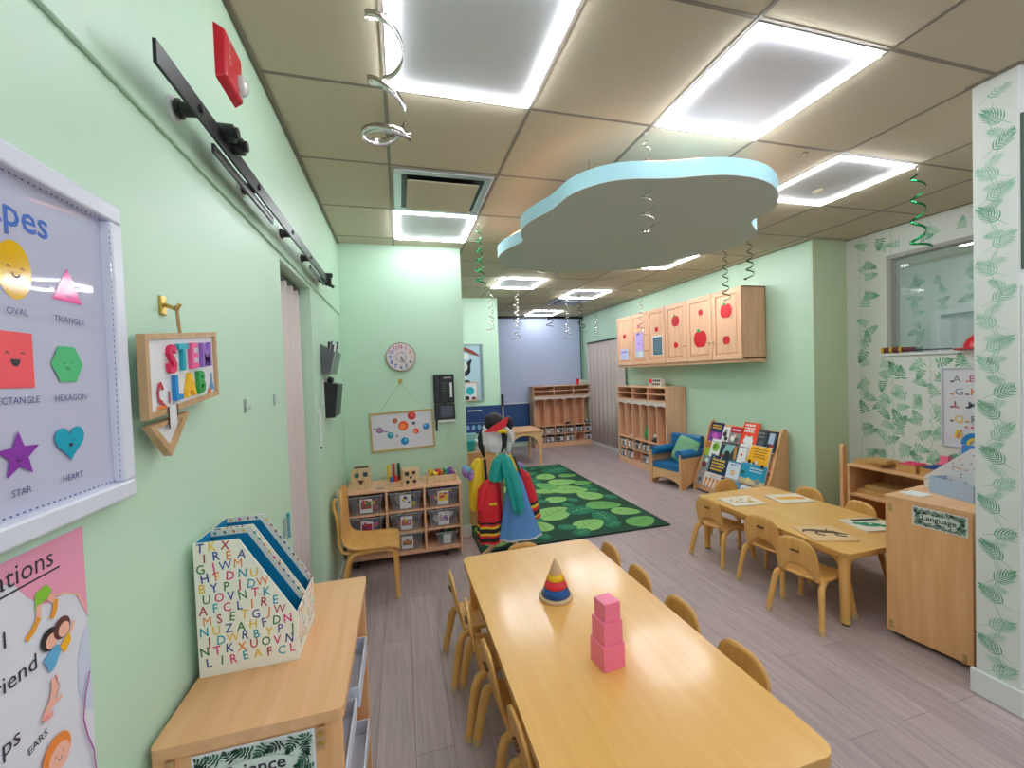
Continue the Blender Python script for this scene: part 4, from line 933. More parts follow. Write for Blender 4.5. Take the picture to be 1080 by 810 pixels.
for x, z in ((360, 471), (510, 441), (500, 482), (512, 528), (555, 522), (475, 568), (430, 525), (345, 520)): cv.rect(PQ((x-429)*sc, 0)[0]-.014, 1.024-(z-514)*sc, PQ((x-429)*sc, 0)[0]+.014, 1.026-(z-514)*sc, col(170, 168, 176))
mb.build('print', t)
mb = MB(); a = PQ(-.19, H2-.002); b = PQ(.19, H2-.002)
for q in (a, b): mb.tube([(-.002, BY-.022, 1.452), (q[0], BY-.012, q[1])], .0012, mat('twine', (190, 190, 160), .9), 5)
mb.build('string', t)
t = thing('wall_phone', 'black wall phone unit mounted beside the planet picture', 'phone', (.37, BY, 1.38))
mb = MB(); mb.box(.283, BY-.055, 1.250, .465, BY, 1.505, BLACK); mb.build('body', t, bevel=.006)
mb = MB(); mb.box(.290, BY-.078, 1.262, .335, BY-.055, 1.495, mat('handset_black', (30, 32, 38), .25)); mb.build('handset', t, bevel=.008)
mb = MB(); cv = Canvas(mb, (0, BY-.0555, 0), (1, 0, 0), (0, 0, 1), lift=.001); cv.rect(.37, 1.468, .44, 1.482, K['s']); cv.rect(.425, 1.300, .445, 1.43, WHITE)
for k in range(5): cv.rect(.355, 1.335+.022*k, .395, 1.341+.022*k, mat('key_grey', (90, 94, 104), .4))
mb.build('keypad', t)
t = thing('wall_box', 'black framed box under the wall phone with a white strip', 'wall box', (.37, BY, 1.16))
mb = MB(); mb.box(.285, BY-.05, 1.100, .467, BY, 1.240, BLACK); mb.build('body', t, bevel=.004)
mb = MB(); cv = Canvas(mb, (0, BY-.0505, 0), (1, 0, 0), (0, 0, 1), lift=.001); cv.rect(.335, 1.125, .445, 1.222, mat('screen_grey', (74, 80, 94), .2)); mb.build('screen', t)
mb = MB(); mb.box(.31, BY-.054, 1.080, .470, BY, 1.098, WHITE); mb.build('tray', t)
mb = MB(); mb.tube([(.300, BY-.02, 1.10), (.298, BY-.02, 1.05), (.302, BY-.02, 1.0)], .008, BLACK, 8); mb.build('plug', t)
# picture in the hallway
t = thing('bird_picture', 'tall framed picture of black and white birds with blue ground on hallway wall', 'picture', (.9, 6.15, 1.53))
mb = MB()
for a in ((.55, 1.10, 1.215, 1.115), (.55, 1.94, 1.215, 1.955), (1.198, 1.115, 1.215, 1.94), (.55, 1.115, .565, 1.94)): mb.box(a[0], 6.125, a[1], a[2], 6.15, a[3], col(150, 170, 168))
mb.build('frame', t)
mb = MB(); mb.box(.565, 6.138, 1.115, 1.198, 6.149, 1.94, mat('art_blue', (176, 206, 220), .3)); cv = Canvas(mb, (0, 6.138, 0), (1, 0, 0), (0, 0, 1), lift=.0008)
cv.rect(1.165, 1.115, 1.198, 1.94, col(132, 160, 168))
BR = col(130, 60, 44); cv.stroke([(.75, 1.91), (.95, 1.88), (1.06, 1.83), (1.16, 1.78)], [.05, .06, .06, .02], BR)
cv.disc(.955, 1.77, .05, WHITE, .05); cv.stroke([(1.04, 1.72), (.99, 1.66), (.985, 1.55), (.94, 1.48)], [.03, .07, .08, .04], BLACK); cv.disc(.93, 1.62, .05, WHITE, .07); cv.disc(.96, 1.37, .06, col(30, 60, 60), .05); cv.disc(.92, 1.45, .05, WHITE, .03)
mb.build('print', t)
t = thing('small_framed_art', 'small beige framed artwork of a teal ball in front of the bird picture', 'picture', (1.0, 6.11, 1.24))
mb = MB(); mb.box(.88, 6.10, 1.10, 1.115, 6.122, 1.385, col(206, 170, 150)); mb.build('frame', t, bevel=.003)
mb = MB(); cv = Canvas(mb, (0, 6.10, 0), (1, 0, 0), (0, 0, 1), lift=.001); cv.rect(.90, 1.12, 1.095, 1.365, mat('print_pale', (224, 222, 232), .25)); cv.disc(1.0, 1.255, .062, col(40, 170, 190)); cv.disc(.95, 1.15, .04, DK, .03); cv.disc(1.05, 1.145, .035, col(120, 50, 40), .022); mb.build('print', t)
t = thing('dust_mop', 'tall pole with a black grip leaning at the hallway wall end', 'pole', (1.49, 6.06, 0))
mb = MB(); mb.tube([(1.49, 6.08, .02), (1.49, 6.10, 1.08)], .014, K['s'], 10); mb.build('pole', t)
mb = MB(); mb.tube([(1.49, 6.10, 1.0), (1.49, 6.10, 1.18)], .022, BLACK, 10); mb.build('grip', t)
mb = MB(); mb.box(1.40, 6.02, 0, 1.58, 6.12, .03, K['s']); mb.build('head', t, bevel=.008)

# low cabinet beyond the corner, with things on it
t = thing('low_cabinet', 'low wooden cabinet standing behind the dress-up costumes', 'cabinet', (.74, 4.1, 0))
mb = MB(); mb.box(.59, 3.92, 0.03, .608, 4.28, .727, MAPLE); mb.build('side_panel', t); mb = MB(); mb.box(.852, 3.92, 0.03, .870, 4.28, .727, MAPLE); mb.build('side_panel', t)
mb = MB(); mb.box(.608, 3.925, .03, .852, 3.94, .727, MAPLE); mb.build('front_panel', t); mb = MB(); mb.box(.585, 3.91, .727, .875, 4.29, .745, MAPLEX); mb.build('top_board', t, bevel=.003)
mb = MB(); mb.box(.608, 3.94, .3, .852, 4.28, .318, MAPLEX); mb.build('shelf_board', t)
for x in (.61, .85):
    for y in (3.95, 4.25): mb = MB(); mb.tube([(x, y, .0121), (x, y, .03)], .012, BLACK, 8); mb.build('foot', t)
mb = MB(); mb.lathe([(.034, 0), (.040, .10), (.042, .105), (.036, .105), (.030, .01), (0, .01)], (.640, 3.99, .745), col(40, 160, 160), 16); tag(mb.build('cup', loc=(.64, 3.99, .745)), 'teal cup on the low cabinet behind the costumes', 'cup')
t = thing('wipes_box', 'white box on the low cabinet beside the teal cup', 'box', (.73, 4.02, .745))
mb = MB(); mb.box(.69, 3.97, .745, .79, 4.07, .85, WHITE); mb.build('body', t, bevel=.008); mb = MB(); mb.box(.69, 3.968, .79, .79, 3.97, .83, K['s']); mb.build('front_label', t)
mb = MB(); mb.lathe([(.035, 0), (.035, .012), (.012, .02), (0, .02)], (.74, 4.02, .85), WHITE, 14); mb.build('cap', t)
mb = MB(); mb.box(.60, 4.12, .745, .72, 4.16, .90, mat('tissue_teal', (150, 200, 200), .6)); tag(mb.build('paper_stack', loc=(.66, 4.14, .745), bevel=.003), 'pale teal card box at the back of the low cabinet', 'box')

# ------------------------------------------------------------------ dress-up stand and costumes
def drape(mb, secs, m, folds=7, amp=.012, n=40, ph=0., stripes=None):
    """cloth hanging in soft folds: (z, cx, cy, rx, ry) rings"""
    k = len(secs); S = []
    for i in range((k-1)*16+1):
        a = i/16; j = min(int(a), k-2); f = a-j; S.append([secs[j][q]*(1-f)+secs[j+1][q]*f for q in range(5)])
    vs = []
    for i, (z, x, y, rx, ry) in enumerate(S):
        g = i/(len(S)-1)
        for j in range(n):
            t_ = 2*PI*j/n; w = 1+amp/max(rx, .01)*math.sin(folds*t_+ph+g*1.2)*(.3+g)
            vs.append((x+rx*w*math.cos(t_), y+ry*w*math.sin(t_), z+.004*math.sin(folds*t_+ph)))
    for i in range(len(S)-1):
        mm = m; zc = (S[i][0]+S[i+1][0])/2
        if stripes:
            for z0, z1, sm in stripes:
                if z0 < zc < z1: mm = sm
        mb.add([vs[q] for q in range(i*n, (i+2)*n)], [(j, (j+1) % n, n+(j+1) % n, n+j) for j in range(n)], mm, True)
    mb.add(vs[:n], [tuple(range(n))], m); mb.add(vs[-n:], [tuple(range(n))[::-1]], m)
    return mb
GD = 'dress-up costumes on the wooden stand'
CL_R = mat('costume_red', (226, 30, 48), .55); CL_Y = mat('costume_yellow', (244, 206, 40), .6); CL_B = mat('costume_blue', (92, 150, 216), .6, noise=.04); CL_T = mat('costume_teal', (24, 166, 160), .5); CL_K = mat('costume_black', (28, 28, 34), .6); CL_W = mat('costume_white_plush', (222, 222, 226), .9, noise=.1, nscale=60, bump=.5); CL_V = mat('costume_violet', (170, 130, 200), .6)
FLR = .0125
t = thing('costume_stand', 'wooden stand holding the dress-up costumes on the rug', 'stand', (.80, 3.40, 0))
mb = MB(); mb.tube([(.80, 3.40, .05), (.80, 3.40, 1.03)], .016, BASEW, 12); mb.build('post', t)
for a in (35, 125, 215, 305):
    c_, s_ = math.cos(math.radians(a)), math.sin(math.radians(a))
    mb = MB(); mb.tube([(.80+.03*c_, 3.40+.03*s_, .11), (.80+.16*c_, 3.40+.16*s_, .06), (.80+.29*c_, 3.40+.29*s_, FLR+.018)], [.016, .018, .016], BASEW, 8); mb.build('foot', t)
for a in (0, 90, 180, 270):
    c_, s_ = math.cos(math.radians(a)), math.sin(math.radians(a)); mb = MB(); mb.tube([(.80, 3.40, .84), (.80+.10*c_, 3.40+.10*s_, .87)], .008, BASEW, 8); mb.build('peg', t)
def costume(name, lb, build, loc):
    mb = MB(); build(mb); o = mb.build(name, loc=loc); return tag(o, lb, 'costume', GD)
o = costume('fire_jacket', 'red firefighter jacket with yellow and black stripes, left side of the costume stand', lambda m: drape(m, [(.65, .70, 3.27, .03, .03), (.615, .68, 3.26, .065, .045), (.56, .660, 3.26, .088, .055), (.42, .655, 3.25, .095, .065), (.14, .655, 3.25, .105, .07)], CL_R, 5, .010,
        stripes=[(.205, .228, CL_Y), (.228, .262, CL_K), (.262, .285, CL_Y), (.30, .32, CL_K), (.165, .19, CL_K)]), (.66, 3.26, .14))
mb = MB(); mb.tube([(.62, 3.24, .58), (.585, 3.22, .50), (.57, 3.21, .42)], [.035, .035, .03], CL_R, 12); mb.build('sleeve', o, org=(.66, 3.26, .14))
mb = MB(); mb.box(.64, 3.176, .452, .70, 3.186, .470, CL_Y); mb.build('chest_tab', o, org=(.66, 3.26, .14))
o = costume('fire_jacket', 'red firefighter jacket with a black collar strip, right side of the costume stand', lambda m: drape(m, [(.68, .94, 3.36, .035, .04), (.62, .96, 3.36, .075, .06), (.45, 1.0, 3.36, .085, .065), (.25, 1.03, 3.36, .085, .07)], CL_R, 5, .010,
        stripes=[(.27, .29, CL_Y), (.29, .33, CL_K), (.35, .37, CL_Y), (.37, .395, CL_K)]), (1.0, 3.36, .25))
mb = MB(); mb.tube([(.925, 3.305, .67), (.935, 3.285, .58), (.925, 3.28, .50)], .018, CL_K, 8); mb.build('collar_strip', o, org=(1.0, 3.36, .25))
costume('blue_gown', 'light blue hospital-style gown with a white hem, front of the costume stand', lambda m: drape(m, [(.68, .87, 3.24, .03, .03), (.60, .87, 3.23, .065, .045), (.42, .875, 3.22, .105, .06), (.26, .885, 3.21, .145, .075), (.16, .89, 3.20, .175, .085)], CL_B, 6, .012,
        stripes=[(.15, .175, CL_W)]), (.88, 3.22, .16))
costume('teal_hood', 'teal satin cape bunched over the top of the costume stand', lambda m: (drape(m, [(.85, .765, 3.18, .02, .03), (.82, .775, 3.17, .045, .04), (.70, .81, 3.15, .055, .045), (.55, .845, 3.13, .055, .045), (.42, .86, 3.12, .042, .035), (.38, .855, 3.12, .02, .02)], CL_T, 4, .010), drape(m, [(.84, .75, 3.19, .02, .03), (.80, .735, 3.19, .05, .04), (.70, .715, 3.20, .058, .045), (.64, .705, 3.20, .045, .04)], CL_T, 4, .010, ph=2)), (.8, 3.18, .4))
o = costume('yellow_vest', 'yellow vest with black edging and violet ruffle, left of the teal cape', lambda m: drape(m, [(.79, .60, 3.36, .03, .04), (.74, .585, 3.36, .05, .05), (.55, .575, 3.35, .06, .06), (.38, .575, 3.35, .06, .06)], CL_Y, 5, .008), (.58, 3.35, .38))
mb = MB(); mb.tube([(.645, 3.335, .79), (.652, 3.32, .60)], .012, CL_K, 6); mb.build('edging', o, org=(.58, 3.35, .38))
mb = MB()
for k in range(7): mb.ball((.50+.03*math.cos(k*2.2), 3.33+.02*math.sin(k), .69+.04*math.sin(k*1.7)), .03, [CL_V, col(120, 180, 210)][k % 2], 10)
mb.build('ruffle', o, org=(.58, 3.35, .38))
mb = MB(); mb.ball((.575, 3.33, .51), (.035, .03, .05), CL_R, 10); mb.build('red_patch', o, org=(.58, 3.35, .38))
o = costume('yellow_vest', 'yellow vest with white front and teal puff sleeve, right of the teal cape', lambda m: drape(m, [(.80, .85, 3.36, .03, .03), (.76, .85, 3.35, .045, .04), (.64, .885, 3.32, .05, .045), (.55, .90, 3.32, .04, .04)], CL_Y, 5, .006), (.87, 3.34, .55))
mb = MB(); mb.ball((.862, 3.300, .70), (.02, .012, .06), CL_W, 10); mb.build('white_front', o, org=(.87, 3.34, .55))
mb = MB(); mb.tube([(.885, 3.31, .80), (.915, 3.29, .72), (.935, 3.28, .62)], .007, CL_K, 6); mb.build('edging', o, org=(.87, 3.34, .55))
mb = MB()
for k in range(6): mb.ball((.955+.022*math.cos(k*2.2), 3.36+.02*math.sin(k), .685+.03*math.sin(k*1.7)), .026, [CL_T, CL_V][k % 2], 10)
mb.build('puff_sleeve', o, org=(.87, 3.34, .55))
# head-dress pile on top
o = costume('plush_costume', 'white plush costume with black sides hung at the top of the stand', lambda m: drape(m, [(1.08, .70, 3.32, .05, .05), (1.03, .70, 3.31, .085, .075), (.93, .705, 3.30, .085, .075), (.86, .715, 3.30, .06, .06)], CL_W, 9, .006), (.71, 3.30, .86))
mb = MB(); mb.tube([(.64, 3.31, 1.05), (.612, 3.30, .98), (.612, 3.30, .90), (.635, 3.30, .82)], [.02, .026, .022, .010], CL_K, 10); mb.tube([(.775, 3.29, 1.04), (.80, 3.28, .97), (.79, 3.28, .90), (.77, 3.28, .85)], [.02, .032, .03, .012], CL_K, 10); mb.build('black_trim', o, org=(.71, 3.30, .86))
mb = MB(); mb.ball((.84, 3.30, .90), (.03, .04, .07), CL_W, 10); mb.build('side_plush', o, org=(.71, 3.30, .86))
t = thing('peaked_cap', 'black cap with a red brim and yellow band topping the costume stand', 'hat', (.74, 3.28, 1.06), group=None)
mb = MB(); mb.ball((.725, 3.29, 1.095), (.085, .08, .082), CL_K, 18); mb.build('crown', t)
mb = MB(); mb.ball((.845, 3.30, 1.08), (.045, .05, .062), CL_K, 14); mb.build('ear_flap', t)
mb = MB(); mb.prism([(.615, 1.035), (.72, 1.035), (.80, 1.075), (.825, 1.145), (.76, 1.115)], 'y', 3.185, 3.20, CL_R); mb.build('brim', t, bevel=.004)
mb = MB(); mb.tube([(.735, 3.20, 1.03), (.775, 3.195, 1.035), (.825, 3.22, 1.02)], [.012, .018, .010], CL_Y, 10); mb.build('band', t)
mb = MB(); mb.tube([(.80, 3.21, 1.06), (.85, 3.22, 1.0), (.86, 3.23, .93)], [.014, .026, .016], CL_W, 10); mb.build('lining', t)
# rug
def rug():
    t = thing('leaf_rug', 'dark green rug patterned with light green leaves', 'rug', (1.5, 4.78, 0))
    x0, y0, x1, y1 = .60, 3.37, 2.405, 6.17
    mb = MB(); mb.box(x0, y0, .0005, x1, y1, .012, mat('rug_dark_green', (14, 66, 44), .9, noise=.1, nscale=200)); cv = Canvas(mb, (x0, y0, .012), (1, 0, 0), (0, 1, 0), lift=.0005)
    LGc = [mat('rug_leaf_light', (136, 186, 104), .9, noise=.06, nscale=80), mat('rug_leaf_mid', (104, 164, 88), .9, noise=.06, nscale=80), mat('rug_leaf_dark', (22, 110, 78), .9, noise=.06, nscale=80)]
    VN = [col(64, 120, 64, .9), col(60, 118, 60, .9), col(120, 180, 120, .9)]
    r = random.Random(8); placed = []
    pts = []
    for k in range(900):
        L = r.uniform(.13, .24) if k < 250 else r.uniform(.08, .14); x = r.uniform(L*.8+.02, 1.8-L*.8); y = r.uniform(L*.8+.02, 2.8-L*.8)
        if all((x-a)**2+(y-b)**2 > ((L+l)*.76)**2 for a, b, l in placed): placed.append((x, y, L))
    cv.k = 1
    for i, (x, y, L) in enumerate(placed):
        a = r.uniform(-.6, .6)+(PI/2 if r.random() < .3 else 0); c = 2 if L < .11 or r.random() < .25 else r.choice([0, 0, 1]); ca, sa = math.cos(a), math.sin(a); wd = r.uniform(.62, .8)
        T = lambda px, py: (x+px*ca-py*sa, y+px*sa+py*ca)
        P_ = []
        for q in range(24):
            an = 2*PI*q/24; e = 1+.12*math.cos(an); P_.append(T(L*math.cos(an)*.98, L*wd*math.sin(an)*(1-.25*math.cos(an))))
        cv.k = 1+.04*i; cv.poly(P_, LGc[c]); cv.k = 4+.04*i
        cv.stroke([T(-L*.75, 0), T(L*.75, 0)], L*.035, VN[c])
        for q in (-.35, 0, .35):
            for s in (-1, 1): cv.stroke([T(q*L, 0), T(q*L+L*.25, s*L*wd*.55)], L*.025, VN[c])
    mb.build('pile', t)
    mb = MB()
    for a in ((x0-.012, y0-.012, x1+.012, y0), (x0-.012, y1, x1+.012, y1+.012), (x0-.012, y0, x0, y1), (x1, y0, x1+.012, y1)): mb.box(a[0], a[1], .0005, a[2], a[3], .013, mat('rug_binding', (8, 38, 30), .8))
    mb.build('binding', t)
rug()

# ================================================================== FAR END: LOCKERS, DESK
SHOEC = [col(120, 110, 108), col(150, 138, 130), col(96, 92, 100), col(170, 150, 140), col(80, 70, 70)]
ORD = ['first', 'second', 'third', 'fourth', 'fifth', 'sixth']
def locker(label, w, d, h, loc, rotz, tagw):
    t = thing('cubby_locker', label, 'locker', loc, rotz, local=True); th = .016
    W = PINE
    for x in (-w/2, w/2-th): mb = MB(); mb.box(x, -d/2, 0, x+th, d/2, h, W); mb.build('side_panel', t, bevel=.002)
    mb = MB(); mb.box(-w/2-.004, -d/2-.004, h, w/2+.004, d/2, h+.016, PINE); mb.build('top_board', t, bevel=.002)
    mb = MB(); mb.box(-w/2+th, d/2-.01, .03, w/2-th, d/2, h, W); mb.build('back_panel', t)
    mb = MB(); mb.box(-w/2+th, -d/2+.002, 0, w/2-th, -d/2+.016, .075, W); mb.build('plinth', t, bevel=.002)
    iw = w-2*th; x0 = -w/2+th; bw = iw/6
    for z in (.075, .245, .415, h-.19, h-.095):
        mb = MB(); mb.box(x0, -d/2+.003, z, x0+iw, d/2-.01, z+.014, PINE); mb.build('shelf_board', t, bevel=.001)
    for k in (1, 2): mb = MB(); x = x0+2*bw*k-.007; mb.box(x, -d/2+.003, h-.176, x+.014, d/2-.01, h-.095, W); mb.box(x, -d/2+.003, h-.081, x+.014, d/2-.01, h, W); mb.build('top_divider', t)
    for k in range(1, 6):
        x = x0+bw*k-.006; mb = MB(); mb.box(x, -d/2+.003, .429, x+.012, d/2-.01, h-.19, W); mb.build('bay_divider', t)
        mb = MB(); mb.box(x, -d/2+.003, .089, x+.012, d/2-.01, .245, W); mb.box(x, -d/2+.003, .259, x+.012, d/2-.01, .415, W); mb.build('bin_divider', t)
    for k in range(6):
        xa = x0+bw*k+.007; xb = x0+bw*(k+1)-.007; P_ = [(xa, h-.195), (xa, h-.262)]+[(xa+(xb-xa)*i/8, h-.262+.016*math.sin(PI*i/8)) for i in range(1, 8)]+[(xb, h-.262), (xb, h-.195)]
        mb = MB(); mb.prism(P_, 'y', -d/2+.004, -d/2+.012, mat('locker_name_rail', (222, 208, 200), .5)); mb.build('name_rail', t)
    M = Matrix.Translation(Vector(loc)) @ Matrix.Rotation(rotz, 4, 'Z')
    for row, z in (('upper', .260), ('lower', .090)):
        for k in range(6):
            if (k+len(tagw)) % 5 == 4 and row == 'lower': continue
            p = M @ Vector((x0+bw*(k+.5), -.02, z)); bwid = bw-.04; mb = MB(); b = bwid/2
            mb.box(-b, -d/2+.04, 0, b, d/2-.08, .115, SHOEC[(k*2+(row == 'upper')) % 5])
            cv = Canvas(mb, (0, -d/2+.04, 0), (1, 0, 0), (0, 0, 1), lift=.001); cv.rect(-b*.8, .02, b*.8, .10, CARD); cv.disc(rnd.uniform(-.4, .4)*b, .055, b*.45, SHOEC[(k+2) % 5]); cv.disc(rnd.uniform(-.4, .4)*b, .075, b*.25, SHOEC[(k+3) % 5])
            o = mb.build('cubby_box'); o.location = p; o.rotation_euler = (0, 0, rotz); tag(o, '%s %s box in the %s bin row of the %s' % (ORD[k], 'small grey', row, tagw), 'box', 'boxes in the bin rows of the '+tagw)
    return t, M, x0, bw
FL = (3.165, 7.86, 0); t, M, x0, bw = locker('wide wooden cubby locker against the pale blue far wall', 1.30, .28, 1.205, FL, 0, 'far-wall locker')
RLc = (3.60, 5.46, 0); t2, M2, x02, bw2 = locker('wooden cubby locker standing under the wall cabinets on the right', 1.28, .32, 1.215, RLc, -PI/2, 'right-wall locker')
def lump(name, M_, x, z, parts, lb, cat):
    mb = MB()
    for (dx, dz, r, m) in parts: mb.ball((dx, 0, dz), r, m, 10)
    o = mb.build(name); o.location = M_ @ Vector((x, -.085, z)); tag(o, lb, cat); return o
lump('cap', M, x0+bw*3.4, .43, [(0, .025, (.06, .05, .022), CL_K), (-.05, .01, (.04, .04, .008), CL_K)], 'dark cap in the fourth bay of the far-wall locker', 'cap')
lump('shoe', M, x0+bw*5.4, .43, [(0, .035, (.05, .07, .035), col(110, 140, 140)), (.03, .03, (.04, .06, .03), col(140, 150, 150))], 'grey-green shoe in the last bay of the far-wall locker', 'shoe')
lump('green_bag', M2, x02+bw2*3.45, .43, [(0, .09, (.045, .05, .09), col(20, 150, 70)), (.01, .20, (.03, .03, .06), col(20, 130, 60))], 'bright green bundle in a bay of the right-wall locker', 'bag')
lump('dark_hat', M2, x02+bw2*4.4, .43, [(0, .03, (.06, .06, .03), CL_K), (0, .09, (.035, .035, .03), K['w'])], 'dark hat with a pale top in a bay of the right-wall locker', 'hat')
lump('white_shoe', M2, x02+bw2*1.4, .43, [(0, .02, (.035, .05, .02), K['w'])], 'small white item in a bay of the right-wall locker', 'shoe')
t = thing('letter_block_sign', 'small red and white block sign on top of the far-wall locker', 'sign', (3.55, 7.84, 1.221))
mb = MB(); mb.box(3.50, 7.82, 1.221, 3.55, 7.86, 1.34, CL_R); mb.build('apple_block', t, bevel=.012)
mb = MB(); mb.box(3.56, 7.82, 1.221, 3.68, 7.86, 1.32, K['w']); cv = Canvas(mb, (0, 7.82, 0), (1, 0, 0), (0, 0, 1), lift=.001); cv.text('ABC', 3.62, 1.28, .035, K['t'], 'c'); cv.rect(3.575, 1.24, 3.665, 1.262, col(200, 170, 120)); mb.build('white_block', t, bevel=.004)
t = thing('teacher_sign', 'small white block sign with a red apple on the right-wall locker', 'sign', (3.60, 5.24, 1.231))
mb = MB(); mb.box(3.58, 5.10, 1.231, 3.64, 5.40, 1.345, mat('sign_cream', (222, 214, 200), .5)); cv = Canvas(mb, (3.58, 5.40, 1.231), (0, -1, 0), (0, 0, 1), lift=.001)
for k in range(4): cv.rect(.10+.045*k, .068, .135+.045*k, .10, DK)
for k in range(5): cv.rect(.07+.040*k, .018, .10+.040*k, .048, DK)
mb.build('block', t, bevel=.004); mb = MB(); mb.ball((3.572, 5.355, 1.312), (.012, .038, .034), CL_R, 12); mb.build('apple', t)
# arched desk
t = thing('arched_desk', 'small wooden desk with an arched front before the far lockers', 'desk', (1.9, 6.55, 0))
mb = MB(); mb.box(1.575, 6.27, .545, 2.19, 6.92, .567, MAPLEX); mb.build('desktop', t, bevel=.004)
P_ = [(1.60, .545), (1.60, .33), (1.655, .33)]+[(1.885-.22*math.cos(PI*i/14), .34+.15*math.sin(PI*i/14)) for i in range(15)]+[(2.115, .33), (2.17, .33), (2.17, .545)]
mb = MB(); mb.prism(P_, 'y', 6.285, 6.303, MAPLEX); mb.build('arched_front', t)
for x in (1.60, 2.13):
    for y in (6.285, 6.86): mb = MB(); mb.box(x, y+.018, 0, x+.04, y+.05, .545, MAPLE); mb.build('leg', t, bevel=.004)
for x in (1.60, 2.155): mb = MB(); mb.box(x, 6.335, .40, x+.015, 6.878, .545, MAPLE); mb.build('side_apron', t)
mb = MB(); mb.box(1.66, 6.33, .46, 2.11, 6.85, .475, BLACK); mb.build('black_under_board', t)  # plain black board below the desktop, behind the arch
t = thing('clear_stool', 'clear plastic stool beside the arched desk on the rug', 'stool', (1.45, 5.95, 0))
mb = MB(); mb.box(1.33, 5.83, .34, 1.56, 6.07, .355, CLEAR); mb.build('seat', t, bevel=.005)
for x in (1.345, 1.545):
    for y in (5.845, 6.055): mb = MB(); mb.tube([(x, y, .0121), (x, y, .34)], .010, CLEAR, 8); mb.build('leg', t)

# ================================================================== RIGHT GREEN WALL: WALL CABINETS
RXW = 3.77; CF = 3.455
def apple(cv, x, z, r, lf=True):
    A = []
    for i in range(30):
        a = 2*PI*i/30; rr = r*(1-.10*math.cos(2*a)*0+.10*abs(math.cos(a))-.22*math.exp(-((a-PI/2)/.35)**2)-.10*math.exp(-((a-3*PI/2)/.3)**2)); A.append((x+rr*math.cos(a), z+rr*1.08*math.sin(a)))
    cv.poly(A, col(206, 14, 34, .4))
    cv.stroke([(x, z+r*.75), (x-r*.08, z+r*1.1)], r*.12, col(90, 60, 40))
    if lf: cv.poly([(x-r*.02, z+r*.85), (x-r*.25, z+r*1.15), (x-r*.6, z+r*1.1), (x-r*.35, z+r*.85)][::-1] if False else [(x-r*.6, z+r*1.10), (x-r*.35, z+r*.82), (x+r*.02, z+r*.85), (x-r*.2, z+r*1.25)], col(50, 160, 70, .5))
def door_art(k, cv, w):
    if k == 0: apple(cv, .215, .535, .075); apple(cv, .215, .215, .045, False)
    if k == 1: apple(cv, .25, .575, .034, False); apple(cv, .235, .265, .098)
    if k == 2: apple(cv, .215, .535, .068); apple(cv, .215, .225, .036, False)
    if k == 3: apple(cv, .235, .475, .034, False); cv.rect(.14, .115, .36, .385, col(224, 226, 230)); cv.rect(.148, .123, .352, .365, col(64, 96, 110)); [cv.rect(.165, .15+.025*q, .335, .158+.025*q, col(120, 150, 160)) for q in range(8)]
    if k == 4: apple(cv, .215, .57, .030, False); cv.rect(.12, .20, .32, .48, col(196, 172, 232)); cv.rect(.15, .44, .29, .462, col(120, 90, 190)); cv.rect(.12, .105, .33, .20, col(190, 210, 220)); cv.rect(.20, .115, .30, .19, CARD); cv.disc(.225, .31, .016, col(140, 110, 200))
    if k == 5: apple(cv, .23, .455, .036, False); cv.rect(.09, .085, .33, .26, col(208, 208, 240)); cv.rect(.11, .20, .30, .225, col(150, 140, 220)); [cv.rect(.11, .11+.02*q, .28, .115+.02*q, col(150, 180, 220)) for q in range(4)]
